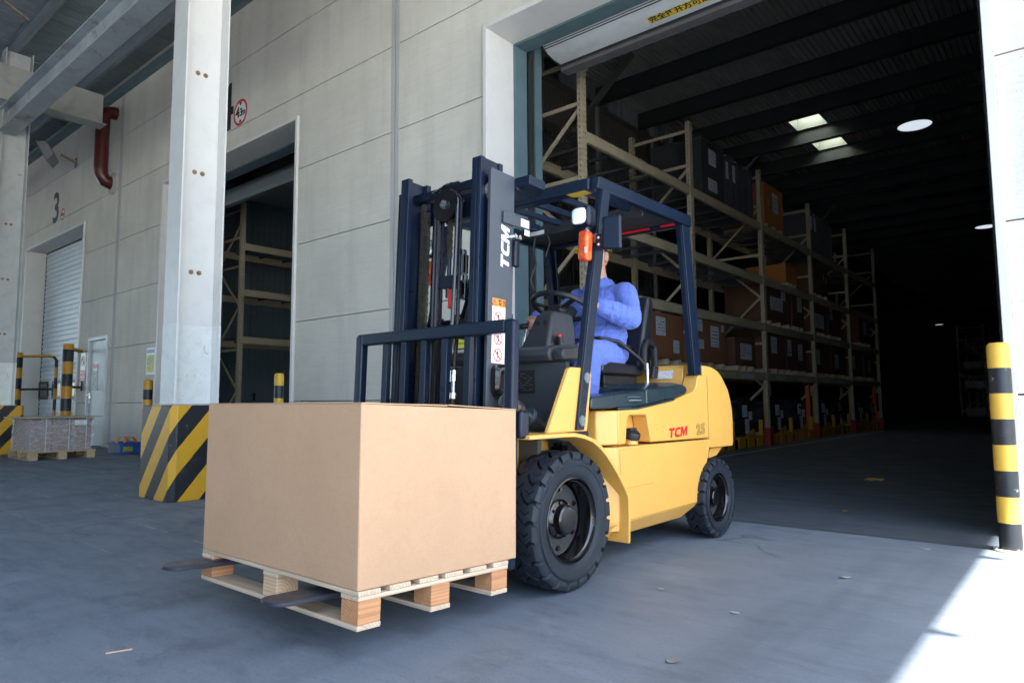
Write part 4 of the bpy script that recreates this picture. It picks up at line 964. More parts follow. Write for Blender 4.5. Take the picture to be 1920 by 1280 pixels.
# ---- mast
MX=-.02
for s in (1,-1):
    X=lambda a: MX+s*a
    def bx(mb,a,b_,*r): return mb.box(min(X(a),X(b_)),max(X(a),X(b_)),*r)
    o_=MB(); bx(o_,.325,.345,-.33,-.15,.12,2.03); bx(o_,.275,.3249,-.168,-.15,.12,2.03)
    orr=FT('outer_mast_rail',o_,navy if s<0 else slate,bevel=.003)
    i_=MB(); bx(i_,.268,.290,-.355,-.19,.16,2.095); bx(i_,.236,.2679,-.355,-.325,.16,2.095); bx(i_,.236,.2679,-.22,-.19,.16,2.095); bx(i_,.2901,.298,-.355,-.325,.16,2.095); bx(i_,.2901,.298,-.22,-.19,.16,2.095)
    FT('inner_mast_rail',i_,navy2,bevel=.003)
    FT('mast_roller',MB().cyl((X(.2985),-.275,1.93),(X(.324),-.275,1.93),.050,n=28),M('roller_steel',(.45,.43,.36),.3,.8,.1,8,0))
    bk=MB(); N=20; vs=[]
    for r,dx in ((.078,.346),(.078,.375),(.064,.39),(.052,.39),(.048,.352)):
        for i in range(N):
            t=2*math.pi*i/N; c,sn=math.cos(t),math.sin(t); q=(abs(c)**5+abs(sn)**5)**-.2
            vs.append((X(dx),-.235+r*.85*q*c,.985+r*q*sn))
    bk.add(vs,[(k*N+i,k*N+(i+1)%N,(k+1)*N+(i+1)%N,(k+1)*N+i) for k in range(4) for i in range(N)]+[tuple(4*N+i for i in range(N))])
    FT('mast_bracket',bk,blackg,bevel=.0)
    c=MB().cyl((X(.23),-.115,.2),(X(.23),-.115,1.35),.036,n=20); cy_=FT('lift_cylinder',c,navy)
    FT('piston_rod',MB().cyl((X(.23),-.115,1.36),(X(.23),-.115,2.0),.022,n=18),steel,cy_)
    # tilt cylinder
    tb0=Vector((s*.40,-.26,.895)); tb1=Vector((s*.405,.17,.70)); tm=tb0.lerp(tb1,.42)
    tc=F('tilt_cylinder',MB().cyl(tm,tb1,.048,n=24).cyl(tm-(tb1-tb0).normalized()*.015,tm,.040,.048,24),M('cylinder_teal',(.02,.034,.042),.4,0,.1,6,.03))
    F('piston_rod',MB().cyl(tb0,tm,.022,n=18).cyl(tb0,tb0.lerp(tb1,.25),.036,n=18),steel,tc)
    F('cylinder_pivot',MB().sphere(tb1,.065,14,10,sx=.7).box(min(s*.37,s*.44),max(s*.37,s*.44),.14,.20,.50,.70),blackg,tc)
    FT('backrest_post',MB().prism([(s*.512,.16),(s*.568,.16),(s*.568,1.228),(s*.560,1.243),(s*.545,1.25),(s*.512,1.25)],'y',-.426,-.376),navy2,bevel=.012,seg=3)
FT('top_tie',MB().box(MX-.36,MX+.36,-.148,-.085,1.96,2.02).prism([(MX+.30,-.149),(MX+.44,-.149),(MX+.44,-.02),(MX+.38,.03),(MX+.22,.03),(MX+.22,-.08),(MX+.30,-.08)],'z',1.975,2.025).prism([(MX-.30,-.149),(MX-.44,-.149),(MX-.44,-.02),(MX-.38,.03),(MX-.22,.03),(MX-.22,-.08),(MX-.30,-.08)],'z',1.975,2.025),navy2,bevel=.004)
FT('mast_crossbar',MB().box(MX-.267,MX+.267,-.29,-.235,1.97,2.02).box(MX-.267,MX+.267,-.25,-.235,1.84,1.93),navy,bevel=.004)
FT('lower_crossbar',MB().box(MX-.324,MX+.324,-.149,-.12,.45,.62),navy); FT('lower_crossbar',MB().box(MX-.324,MX+.324,-.149,-.12,1.25,1.33),navy)
FT('side_clip',MB().box(MX+.346,MX+.36,-.245,-.04,1.77,1.83),slate,bevel=.003)
FT('clip_sticker',MB().box(MX+.3605,MX+.3615,-.115,-.05,1.78,1.82).box(MX+.3605,MX+.3615,-.085,-.045,1.74,1.769),MATS['white_sticker'],ang=0)
sw_=FT('limit_switch',MB().box(MX+.346,MX+.37,-.165,-.125,1.56,1.70),navy,bevel=.01); 
FT('bolt',MB().cyl((MX+.35,-.18,1.71),(MX+.385,-.18,1.71),.012,n=6).cyl((MX+.35,-.145,1.71),(MX+.385,-.145,1.71),.012,n=6),steel,sw_)
# hose pulley, hoses, chains
PX=MX+.025
pu=FT('hose_pulley',MB().lathe([(.0,-.03),(.085,-.03),(.085,-.018),(.07,-.01),(.07,.01),(.085,.018),(.085,.03),(0,.03)],(PX,-.30,1.90),(0,1,0),32),blackg)
FT('pulley_bolt',MB().cyl((PX,-.345,1.90),(PX,-.331,1.90),.024,n=6),steel,pu)
FT('pulley_guard',MB().bar((PX-.085,-.33,1.975),(PX+.025,-.33,2.005),.03,.004).bar((PX+.025,-.33,2.005),(PX+.105,-.33,2.0),.03,.004),steel,pu)
hs=MB()
for k,y in enumerate((-.315,-.29)):
    arc=[(PX+.078*math.cos(t),y,1.90+.078*math.sin(t)) for t in [math.pi*(1-i/14) for i in range(15)]]
    hs.tube([(PX-.078,y,.5)]+arc+[(PX+.080+.004*k,y-.006,1.6),(PX+.075+.012*k,y-.012,1.2),(PX+.06+.018*k,y-.018,1.02)],.0105,8)
    hs.tube([(PX-.053+.0*k,y,.5),(PX-.053,y,1.86)],.0105,8)
FT('hydraulic_hose',hs,M('hose_black',(.018,.017,.022),.22,0,.1,8,0,coat=.4))
hf=MB()
for x in (PX+.06,PX+.092): hf.cyl((x,-.318,.985),(x,-.318,1.04),.013,n=6).cyl((x,-.318,.93),(x,-.318,.984),.010,n=10).cyl((x,-.318,.90),(x,-.318,.929),.016,n=6)
FT('hose_fitting',hf,steel)
pp=MB()
for i,x in enumerate((PX+.06,PX+.092)): pp.tube([(x,-.318,.90),(x,-.32,.86),(x-.02+.05*i,-.33,.83),(x-.02+.08*i,-.34,.78),(x+.0,-.34,.70)],.009,8)
FT('copper_pipe',pp,M('pipe_copper',(.30,.17,.11),.3,.8,.1,6,0))
ch=MB()
for (x,y,z0,z1) in ((MX-.19,-.28,.35,1.94),(PX,-.285,1.62,1.84),(MX+.205,-.28,.35,1.94),(MX-.165,-.27,.35,1.9)):
    z=z0; k=0
    while z<z1:
        for dx in ((-.010,-.003,.004,.011) if k%2 else (-.0065,.0005,.0075)): ch.box(x+dx-.0025,x+dx+.0025,y-.009,y+.009,z+.001,z+.0215)
        z+=.0165; k+=1
FT('lift_chain',ch,chainM,ang=0)
FT('chain_anchor',MB().cyl((PX,-.285,1.52),(PX,-.285,1.62),.011,n=10).box(PX-.045,PX+.045,-.31,-.25,1.47,1.53).cyl((PX,-.285,1.42),(PX,-.285,1.469),.015,n=6),navy)
FT('red_cap',MB().box(PX+.01,PX+.04,-.30,-.27,1.36,1.46),M('cap_red',(.50,.03,.015),.4),bevel=.004)
sm=FT('support_strut',MB().bar((.105,-.06,1.86),(-.125,-.06,1.24),.058,.03,(1,0,0)),navy)
sd_=Vector((-.23,0,-.62)).normalized()
for q0,q1,cm_ in ((.30,.335,'sign_red'),(.336,.435,'sign_white'),(.436,.46,'sticker_orange')):
    a0=Vector((.105,-.078,1.86))+sd_*q0*1.0; a1=Vector((.105,-.078,1.86))+sd_*q1*1.0
    FT('strut_sticker',MB().bar(a0,a1,.0015,.046,(1,0,0)),M(cm_,(.80,.24,.03)),sm,ang=0)
for (x,z,r_) in ((-.02,1.62,.03),(.0,1.48,.026)): FT('valve',MB().cyl((x,-.16,z-.05),(x,-.16,z+.05),r_,n=14).cyl((x,-.16,z+.05),(x,-.16,z+.08),r_*.6,n=10),blackg)
FT('return_hose',MB().tube([(.02,-.16,1.53),(.05,-.15,1.45),(.09,-.15,1.43),(.12,-.15,1.5),(.11,-.16,1.58)],.014,8).tube([(-.20,-.2,.5),(-.20,-.2,1.9)],.016,8).tube([(-.175,-.21,.5),(-.175,-.21,1.88)],.012,8),MATS['hose_black'])
# stickers and lettering
wsm=None
ws=FT('warning_sticker',MB().box(MX+.3455,MX+.3465,-.30,-.205,1.07,1.385),M('sticker_white',(.78,.78,.77),.4,0,.02,5,0),ang=0)
FT('sticker_heading',MB().box(MX+.3466,MX+.347,-.30,-.205,1.345,1.385),M('sticker_orange',(.80,.24,.03),.4),ws,ang=0)
text_p=text_mb('⚠ 警告',.03,bold=.0005)
FT('sticker_text',text_p.xf(basis((MX+.3475,-.2525,1.365),(0,1,0),(0,0,1))),ink,ws,ang=0)
for z in (1.29,1.19,1.11):
    FT('pictogram',MB().lathe([(.026,.0),(.031,.0),(.031,.0006),(.026,.0006)],(MX+.3467,-.255,z),(1,0,0),28,closed=True).bar((MX+.347,-.275,z+.02),(MX+.347,-.235,z-.02),.006,.0006,(1,0,0)),MATS['sign_red'],ws,ang=0)
    FT('pictogram_figure',MB().lathe([(0,.0004),(.006,.0004)],(MX+.3468,-.255,z+.013),(1,0,0),12).bar((MX+.347,-.255,z+.008),(MX+.347,-.252,z-.012),.008,.0004,(1,0,0)).bar((MX+.347,-.252,z-.008),(MX+.347,-.262,z-.024),.004,.0004,(1,0,0)),ink,ws,ang=0)
lets=[[(0,.75),(0,1),(1.02,1),(1.02,.75),(.66,.75),(.66,0),(.34,0),(.34,.75)],
 [(1.0,1),(.34,1),(.08,.88),(0,.68),(0,.32),(.08,.12),(.34,0),(1.0,0),(1.0,.25),(.46,.25),(.35,.30),(.31,.42),(.31,.58),(.35,.70),(.46,.75),(1.0,.75)],
 [(0,0),(0,1),(.40,1),(.64,.45),(.88,1),(1.28,1),(1.28,0),(.99,0),(.99,.62),(.72,0),(.56,0),(.29,.62),(.29,0)]]
def logo(h,sh=.22):
    mb=MB(); x=0
    for l,wd in zip(lets,(1.02,1.0,1.28)):
        mb.add([((x+a+sh*b)*h,b*h,0) for a,b in l],[tuple(range(len(l)))]); x+=wd+.10
    return mb
def center(mb):
    xs=[v[0] for v in mb.v]; ys=[v[1] for v in mb.v]; cx=(min(xs)+max(xs))/2; cy=(min(ys)+max(ys))/2
    mb.v=[(a-cx,b-cy,c) for a,b,c in mb.v]; return max(xs)-min(xs)
lm=logo(.062); L0=center(lm); lm.v=[(a*.215/L0,b,c) for a,b,c in lm.v]
FT('lettering',lm.xf(basis((MX+.3457,-.215,1.655),(0,0,1),(0,-1,0))),M('letter_white',(.80,.81,.82),.4),ang=0)
lm=logo(.058); L0=center(lm); lm.v=[(a*.245/L0,b,c) for a,b,c in lm.v]
F('lettering',lm.xf(basis((.5712,1.165,.695),(0,1,.03),(0,-.03,1))),M('letter_red',(.62,.012,.02),.4),ang=0)
def outline_text(txt,size,wd):
    cu=bpy.data.curves.new('lettering','FONT'); cu.body=txt; cu.size=size; cu.align_x='CENTER'; cu.align_y='CENTER'; cu.fill_mode='NONE'; cu.bevel_depth=wd; cu.bevel_resolution=0; cu.offset=.002; cu.resolution_u=4; cu.space_character=1.15
    o=bpy.data.objects.new('t',cu); sc.collection.objects.link(o); dg=bpy.context.evaluated_depsgraph_get(); me=bpy.data.meshes.new_from_object(o.evaluated_get(dg))
    mb=MB(); mb.add([(v.co.x*1.35,v.co.y,v.co.z*.3) for v in me.vertices],[tuple(p.vertices) for p in me.polygons]); bpy.data.objects.remove(o); bpy.data.curves.remove(cu); return mb
F('lettering',outline_text('25',.085,.0021).xf(basis((.5714,1.475,.700),(0,1,.03),(0,-.03,1))),M('letter_dark',(.10,.08,.04),.5),ang=0)
# load backrest, carriage, forks
FT('backrest_top_bar',MB().box(-.5115,.5115,-.4255,-.3765,1.188,1.2495),navy2,bevel=.008)
for x in (.274,.12,-.03,-.18,-.325): FT('backrest_bar',MB().box(x-.02,x+.02,-.415,-.385,.50,1.1879),navy2,bevel=.003)
FT('carriage_bar',MB().box(-.511,.511,-.405,-.365,.16,.26),navy); FT('carriage_bar',MB().box(-.511,.511,-.405,-.365,.48,.58),navy)
FT('carriage_plate',MB().box(.14,.17,-.364,-.2,.2,.62).box(-.21,-.18,-.364,-.2,.2,.62),navy)
FT('side_shift_end',MB().box(.570,.60,-.40,-.34,.72,.84),navy2,bevel=.01)
fkM=M('fork_steel',(.035,.04,.055),.38,.2,.2,5,.04,40)
for xc in (.34,-.44):
    f=MB(); hw=.065; outl=[]
    for i in range(9):
        t=math.pi*i/8; outl.append((xc-hw*math.cos(t),-1.37-.055*math.sin(t)))
    outl=[(xc-hw,-.41)]+outl+[(xc+hw,-.41)]; n=len(outl)
    vs=[(x,y,.176) for x,y in outl]+[(x,y,.176-(.040 if y>-.5 else .040-.026*min(1,(-.5-y)/.9))) for x,y in outl]
    f.add(vs,[tuple(range(n)),tuple(range(2*n-1,n-1,-1))]+[(i,n+i,n+(i+1)%n,(i+1)%n) for i in range(n)])
    f.box(xc-hw,xc+hw,-.4485,-.4065,.136,.55)
    FT('fork',f,fkM,bevel=.003)

# ================================================================== LOAD
pl=thing('wooden_pallet','pale new wooden pallet on the forks under the large carton','pallet',FO)
def P_(name,mb,mt,**k): return part(name,mb.xf(TILT),mt,pl,**k)
X0,X1,Y0,Y1=-.525,.585,-1.222,-.452
def local(mb):  # keep grain coordinates tied to each board
    return mb
def board(name,x0,x1,y0,y1,z0,z1,mt):
    c=Vector(((x0+x1)/2,(y0+y1)/2,(z0+z1)/2)); mb=MB().box(x0-c.x,x1-c.x,y0-c.y,y1-c.y,z0-c.z,z1-c.z)
    o=part(name,mb,mt,pl,bevel=.0025,ang=0); o.matrix_local=TILT@Matrix.Translation(c)@Matrix.Rotation(random.uniform(-.004,.004),4,'Z'); return o
for y in (Y0,-.837-.05,Y1-.10): board('bottom_board',X0,X1,y,y+.10,.085,.103,wood)
for ix,x in enumerate((X0,-.02,X1-.10)):
    for y in (Y0+.002,-.837-.05,Y1-.098): board('block',x+.002,x+.098,y,y+.096,.1035,.1795,blocky if ix==1 else blockx)
    board('stringer_board',x,x+.10,Y0,Y1,.180,.196,woody)
for i in range(6):
    y=Y0+i*(Y1-Y0-.095)/5; board('deck_board',X0-.002,X1+.002,y,y+.095,.1965,.2135,wood)
cb=MB(); bx0,bx1,by0,by1,bz0,bz1=-.515,.582,-1.226,-.395,.2145,.842
N=14; vs=[];
# sheet walls with a faint bulge, open flaps meeting on top
def wallgrid(p0,du,dv,nu,nv,nrm,amp):
    b=[]; 
    for j in range(nv+1):
        for i in range(nu+1):
            u,v=i/nu,j/nv; k=amp*math.sin(math.pi*u)*math.sin(math.pi*v)
            b.append(Vector(p0)+Vector(du)*u+Vector(dv)*v+Vector(nrm)*k)
    return b,[(j*(nu+1)+i,j*(nu+1)+i+1,(j+1)*(nu+1)+i+1,(j+1)*(nu+1)+i) for j in range(nv) for i in range(nu)]
H_=bz1-bz0; Wx=bx1-bx0; Dy=by1-by0
for a in ((( bx0,by0,bz0),(Wx,0,0),(0,0,H_),8,8,(0,-1,0),.004),((bx1,by0,bz0),(0,Dy,0),(0,0,H_),8,8,(1,0,0),.004),((bx1,by1,bz0),(-Wx,0,0),(0,0,H_),8,8,(0,1,0),.004),((bx0,by1,bz0),(0,-Dy,0),(0,0,H_),8,8,(-1,0,0),.004),((bx0,by0,bz0),(0,Dy,0),(Wx,0,0),8,8,(0,0,-1),0)):
    v_,f_=wallgrid(*a); cb.add(v_,f_)
cardM=card_mat('carton_board',(.52,.325,.19))
bxo=thing('cardboard_box','large plain brown cardboard box on the pallet held by the forklift','cardboard box',FO)
cb.v=[(a,b-(c-bz0)*.030,c) for a,b,c in cb.v]
part('box_wall',cb.xf(TILT),cardM,bxo,bevel=.004,ang=35,clean=True)
for (p,q) in (((bx0,bx1),(by0,by0+Dy*.497)),((bx0,bx1),(by0+Dy*.503,by1))):
    fl=MB(); rise=.006
    y0,y1=q; v_=[]
    for i in range(9):
        x=p[0]+(p[1]-p[0])*i/8; wv=.004*math.sin(i*1.3+y0*9)
        v_+= [(x,y0,bz1+.001+(rise+wv if y0!=by0 else 0)),(x,y1,bz1+.001+(rise+wv if y1!=by1 else 0))]
    v_+=[(a,b,c+.004) for a,b,c in v_]
    fl.add(v_,[(2*i,2*i+2,2*i+3,2*i+1) for i in range(8)]+[(18+2*i,18+2*i+1,18+2*i+3,18+2*i+2) for i in range(8)]+[(2*i,18+2*i,20+2*i,2*i+2) for i in range(8)]+[(2*i+1,2*i+3,21+2*i,19+2*i) for i in range(8)]+[(0,1,19,18),(16,34,35,17)])
    fl.v=[(a,b-(c-bz0)*.030,c) for a,b,c in fl.v]
    part('flap',fl.xf(TILT),cardM,bxo,ang=30)
# ================================================================== INSIDE: RACKS
def upright_mb(h):
    """perforated C-section: faces toward +X with two columns of real slots"""
    mb=MB(); wd,dp=.10,.075; hw=wd/2; p=.075; sl=.030; cols=(-.024,.024); cw=.007
    n=int(h/p)
    xs=[-hw,cols[0]-cw,cols[0]+cw,cols[1]-cw,cols[1]+cw,hw]
    for a,b in ((0,1),(2,3),(4,5)): mb.quad((dp/2,xs[a],0),(dp/2,xs[b],0),(dp/2,xs[b],h),(dp/2,xs[a],h))
    for a,b in ((1,2),(3,4)):
        z=0
        for k in range(n):
            z1=k*p+(p-sl); mb.quad((dp/2,xs[a],k*p),(dp/2,xs[b],k*p),(dp/2,xs[b],z1),(dp/2,xs[a],z1))
    for y in (-hw,hw):   # flanks, also slotted once
        xs2=[-dp/2,-.008,.006,dp/2]
        for a,b in ((0,1),(2,3)): mb.quad((xs2[a],y,0),(xs2[b],y,0),(xs2[b],y,h),(xs2[a],y,h))
        for k in range(n): mb.quad((xs2[1],y,k*p),(xs2[2],y,k*p),(xs2[2],y,k*p+p-sl),(xs2[1],y,k*p+p-sl))
    mb.quad((-dp/2,-hw,0),(-dp/2,-hw+.02,0),(-dp/2,-hw+.02,h),(-dp/2,-hw,h)); mb.quad((-dp/2,hw-.02,0),(-dp/2,hw,0),(-dp/2,hw,h),(-dp/2,hw-.02,h))
    mb.quad((dp/2,-hw,h),(dp/2,hw,h),(-dp/2,hw,h),(-dp/2,-hw,h))
    mb.box(-.07,.07,-.08,.08,0.001,.012)
    return mb
LV=[1.42,2.41,3.36,4.46]; DEP=1.09; PITCH=3.2
def upm(h): return upright_mb(h).mesh('upright',rackM,0)
def make_rack(name,label,x,y0,nb,levels=LV,h=5.58,mat=rackM,first_h=None):
    rk=thing(name,label,'pallet rack',(x,y0,0))
    um=upm(h); um.materials[0]=mat
    u1=um if not first_h else upm(first_h)
    bm_=MB().box(-.026,.026,.055,PITCH-.055,-.15,-.001).box(.0262,.030,.056,PITCH-.056,-.055,-.012).box(.0262,.030,.056,PITCH-.056,-.14,-.11)
    for e in (.052,PITCH-.0545): bm_.box(-.034,.034,e-.0,e+.0028,-.19,.02)
    bmm=bm_.mesh('beam',mat,0)
    H=.9; br=[]
    hz=MB().box(-DEP+.04,-.04,-.014,.014,-.025,.025).mesh('brace',mat,0)
    dg=MB().bar((-.05,0,0),(-DEP+.05,0,H),.045,.028,(0,1,0)).mesh('brace',mat,0)
    dg2=MB().bar((-DEP+.05,0,0),(-.05,0,H),.045,.028,(0,1,0)).mesh('brace',mat,0)
    sb=MB().box(-DEP+.027,-.027,-.02,.02,-.05,-.012).mesh('support_bar',wire,0)
    wd_=MB()
    for i in range(12): wd_.box(-DEP+.05+i*.09-.0025,-DEP+.05+i*.09+.0025,.06,PITCH-.06,.0025,.0065)
    k=0; y=.08
    while y<PITCH-.06: wd_.box(-DEP+.0,.03,y-.002,y+.002,-.0028,.0018).box(.0302,.034,y-.002,y+.002,-.03,.0018); y+=.055
    wdm=wd_.mesh('wire_deck',wire,0)
    gd=MB().box(.05,.075,-.09,.09,0,.34).box(-.05,.0499,-.09,-.07,0,.34).box(-.05,.0499,.07,.09,0,.34)
    gdm=gd.mesh('post_guard',M('guard_red',(.30,.03,.02),.5,0,.15,5,.03,dirt=.4),0)
    for i in range(nb+1):
        y=i*PITCH
        link('upright',u1 if i==0 else um,rk,(0,y,0)); link('upright',um,rk,(-DEP,y,0))
        link('post_guard',gdm,rk,(0,y,0))
        z=.25; j=0
        while z+H<h:
            link('brace',dg if j%2 else dg2,rk,(0,y,z)); 
            if j%2==0: link('brace',hz,rk,(0,y,z-.03))
            z+=H; j+=1
        link('brace',hz,rk,(0,y,h-.15)); link('brace',hz,rk,(0,y,h-.75))
        if i<nb:
            for l in levels:
                link('beam',bmm,rk,(0,y,l)); o=link('beam',bmm,rk,(-DEP,y,l),(0,0,0))
                for q in (.45,1.0,1.6,2.2,2.75): link('support_bar',sb,rk,(0,y+q,l))
                w_=link('wire_deck',wdm,rk,(0,y,l)); w_['kind']='stuff'
    return rk
RX,RY=-4.925,7.3
make_rack('pallet_rack','long beige pallet rack with perforated uprights just inside the open dock door',RX,RY,5,first_h=6.2)
rk2=make_rack('pallet_rack','beige pallet rack with empty shelves seen inside the middle dock door',-13.72,7.3,3,[2.30,3.32,4.32],5.2)
# cage of wire mesh standing behind the near rack
cg=thing('wire_cage','dark wire mesh screen behind the nearest bay of the rack','wire mesh',(-6.35,5.9,0))
ms=MB()
for i in range(60): ms.box(-.003,.003,.1*i-.0025,.1*i+.0025,2.0,6.0)
for i in range(41): ms.box(-.0062,-.0031,0,6.0,2.0+.1*i-.0025,2.0+.1*i+.0025)
w_=part('mesh',ms,wire,cg,ang=0); w_['kind']='stuff'
for y in (0,2.0,4.0,6.0): part('post',MB().box(-.03,.03,y-.03,y+.03,0,6.05),M('cage_post',(.17,.17,.16),.5),cg,ang=0)
cg2=thing('wire_cage','wire mesh screen at the back of the rack inside the middle dock door','wire mesh',(-14.95,7.0,0))
ms=MB()
for i in range(70): ms.box(-.003,.003,.15*i-.0015,.15*i+.0015,1.4,5.4)
for i in range(27): ms.box(-.0062,-.0031,0,10.4,1.4+.15*i-.0015,1.4+.15*i+.0015)
w_=part('mesh',ms,wire,cg2,ang=0); w_['kind']='stuff'
for y in (0,2.6,5.2,7.8,10.4): part('post',MB().box(-.03,.03,y-.03,y+.03,0,5.45),MATS['cage_post'],cg2,ang=0)
plq=plate_sign('wall_placard',-12.0,1.2,.4,.5,M('placard_white',(.55,.58,.60),.5),'small white notice in the dark behind the middle door bollard',8.2)
# ------------------------------------------------------------------ goods on the rack
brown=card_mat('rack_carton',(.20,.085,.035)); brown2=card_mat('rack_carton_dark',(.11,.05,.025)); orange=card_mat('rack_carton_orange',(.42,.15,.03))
labM=print_mat('rack_label',(.50,.56,.62),(.10,.11,.13),26,6,.62)
plat=M('skid_wood',(.50,.42,.30),.8,0,.2,5,.05)
def rack_carton(x,y,z,dx,dy,dz,mt,labels,label,group=None,skid=True):
    c=thing('carton',label,'carton',(x,y,z),0,group)
    part('case',MB().box(-dx,0,0,dy,.10 if skid else .002,dz),mt,c,bevel=.006)
    if skid:
        for yy in (.10,dy/2-.05,dy-.20): part('skid',MB().box(-dx+.02,.004,yy,yy+.10,.008,.0985),plat,c,ang=0)
    for (ly,lz,lw,lh) in labels: part('label',MB().box(.0008,.0022,ly,ly+lw,lz,lz+lh),labM,c,ang=0)
    return c
def bay(b): return RY+PITCH*b
gx=RX-.03
G='brown cartons stored on the pallet rack'
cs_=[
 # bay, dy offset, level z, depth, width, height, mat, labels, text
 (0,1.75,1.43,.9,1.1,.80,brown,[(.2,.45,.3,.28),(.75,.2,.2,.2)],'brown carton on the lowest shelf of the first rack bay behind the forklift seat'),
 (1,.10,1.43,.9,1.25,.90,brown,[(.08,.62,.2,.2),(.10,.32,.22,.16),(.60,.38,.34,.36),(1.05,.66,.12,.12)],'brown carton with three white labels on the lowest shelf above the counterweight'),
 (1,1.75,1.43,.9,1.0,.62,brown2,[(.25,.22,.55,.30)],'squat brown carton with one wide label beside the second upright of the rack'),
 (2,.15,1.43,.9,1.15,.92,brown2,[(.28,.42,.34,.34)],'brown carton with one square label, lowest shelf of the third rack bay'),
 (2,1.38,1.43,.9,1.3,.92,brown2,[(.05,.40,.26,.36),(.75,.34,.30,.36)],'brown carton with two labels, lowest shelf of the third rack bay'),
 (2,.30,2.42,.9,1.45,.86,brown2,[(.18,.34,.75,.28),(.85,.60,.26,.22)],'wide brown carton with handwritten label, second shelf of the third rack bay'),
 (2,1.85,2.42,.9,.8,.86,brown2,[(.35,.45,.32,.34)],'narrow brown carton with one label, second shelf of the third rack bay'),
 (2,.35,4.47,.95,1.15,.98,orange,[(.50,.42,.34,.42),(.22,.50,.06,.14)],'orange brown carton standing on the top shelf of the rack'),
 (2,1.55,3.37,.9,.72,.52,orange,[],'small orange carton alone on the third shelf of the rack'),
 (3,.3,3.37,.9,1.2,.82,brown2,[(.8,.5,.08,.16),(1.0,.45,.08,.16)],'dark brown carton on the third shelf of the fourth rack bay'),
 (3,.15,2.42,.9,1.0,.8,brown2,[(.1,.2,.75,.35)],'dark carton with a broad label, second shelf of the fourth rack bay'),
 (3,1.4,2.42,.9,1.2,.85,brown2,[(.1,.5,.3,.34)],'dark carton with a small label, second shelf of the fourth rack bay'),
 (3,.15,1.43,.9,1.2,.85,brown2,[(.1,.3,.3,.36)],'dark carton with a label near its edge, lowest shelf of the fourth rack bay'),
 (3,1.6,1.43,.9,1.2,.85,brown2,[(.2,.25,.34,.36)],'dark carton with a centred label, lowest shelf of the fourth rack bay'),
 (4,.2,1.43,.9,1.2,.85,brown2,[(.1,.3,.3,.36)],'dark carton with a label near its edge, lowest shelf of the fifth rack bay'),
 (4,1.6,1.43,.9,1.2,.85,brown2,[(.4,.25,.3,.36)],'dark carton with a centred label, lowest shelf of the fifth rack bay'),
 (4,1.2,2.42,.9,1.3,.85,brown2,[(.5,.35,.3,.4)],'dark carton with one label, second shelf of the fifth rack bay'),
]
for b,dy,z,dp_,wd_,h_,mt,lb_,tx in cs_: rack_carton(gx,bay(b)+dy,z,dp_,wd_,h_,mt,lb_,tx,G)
# dark crate and roll cage on top shelf
def dark_crate(b,dy,wd,h,label,labels):
    c=thing('steel_crate',label,'crate',(gx,bay(b)+dy,LV[3]+.008))
    part('body',MB().box(-.95,0,0,wd,.06,h),M('crate_dark',(.035,.038,.04),.5,0,.2,3,.03,dirt=.3),c,bevel=.006)
    part('rim',MB().box(-.97,.015,-.015,wd+.015,h+.001,h+.03),M('crate_rim',(.05,.05,.05),.5),c,ang=0)
    for (ly,lz,lw,lh) in labels: part('label',MB().box(.001,.0025,ly,ly+lw,lz,lz+lh),labM,c,ang=0)
dark_crate(1,.55,.95,1.02,'dark grey steel crate with two white labels on the top shelf of the rack',[(.3,.62,.3,.28),(.25,.14,.38,.22)])
def frame_stack(b,dy,n,label,group):
    for i in range(n):
        y=bay(b)+dy+i*.16
        f=thing('stillage_insert',label%ORD[i],'goods rack',(gx,y,LV[3]+.008),0,group)
        part('frame',MB().box(-.9,0,0,.035,.0,.98),M('frame_dark',(.04,.045,.055),.4,0,.2,3,.03),f,ang=0)
        part('cap',MB().box(-.9,.012,-.005,.04,.981,1.0),M('cap_grey',(.30,.32,.34),.4,.3,.1,5,0) if i%3==0 else MATS['frame_dark'],f,ang=0)
        if i in (0,2): part('label',MB().box(.001,.0025,.0,.12,.55,.88),labM,f,ang=0)
frame_stack(1,1.6,9,'dark steel frame, %s of nine from the crate toward the orange carton, top shelf','steel frames stacked upright on the top shelf')
frame_stack(3,.25,12,'dark steel frame, %s of twelve past the orange carton on the far top shelf','steel frames on the far top shelf')
# ground level: yellow steel pallets with posts, wrapped machinery
yel=M('stillage_yellow',(.50,.24,.015),.5,0,.15,4,.03,dirt=.4); org=M('post_orange',(.60,.11,.015),.5,0,.1,4,.02)
def wrap_mat():
    mt,nt,bs=base_mat('black_film'); v=coords(nt); bs.inputs['Base Color'].default_value=(.012,.014,.017,1); bs.inputs['Roughness'].default_value=.12
    n=noise(nt,v,7,6,.65,1.6); bump(nt,bs,n,1.0,.05); return mt
bfilm=wrap_mat()
def wrapped(mb_c,sx,sy,sz,seed):
    rnd=random.Random(seed); mb=MB(); nu,nv=30,16; vs=[]
    for j in range(nv+1):
        ph=math.pi*j/nv
        for i in range(nu):
            t=2*math.pi*i/nu; q=lambda a: math.copysign(abs(a)**.55,a)
            k=1+rnd.uniform(-.10,.10)
            vs.append((mb_c[0]+sx*q(math.sin(ph)*math.cos(t))*k,mb_c[1]+sy*q(math.sin(ph)*math.sin(t))*k,mb_c[2]+sz*q(math.cos(ph))*k))
    mb.add(vs,[(j*nu+i,(j+1)*nu+i,(j+1)*nu+(i+1)%nu,j*nu+(i+1)%nu) for j in range(nv) for i in range(nu)]); return mb
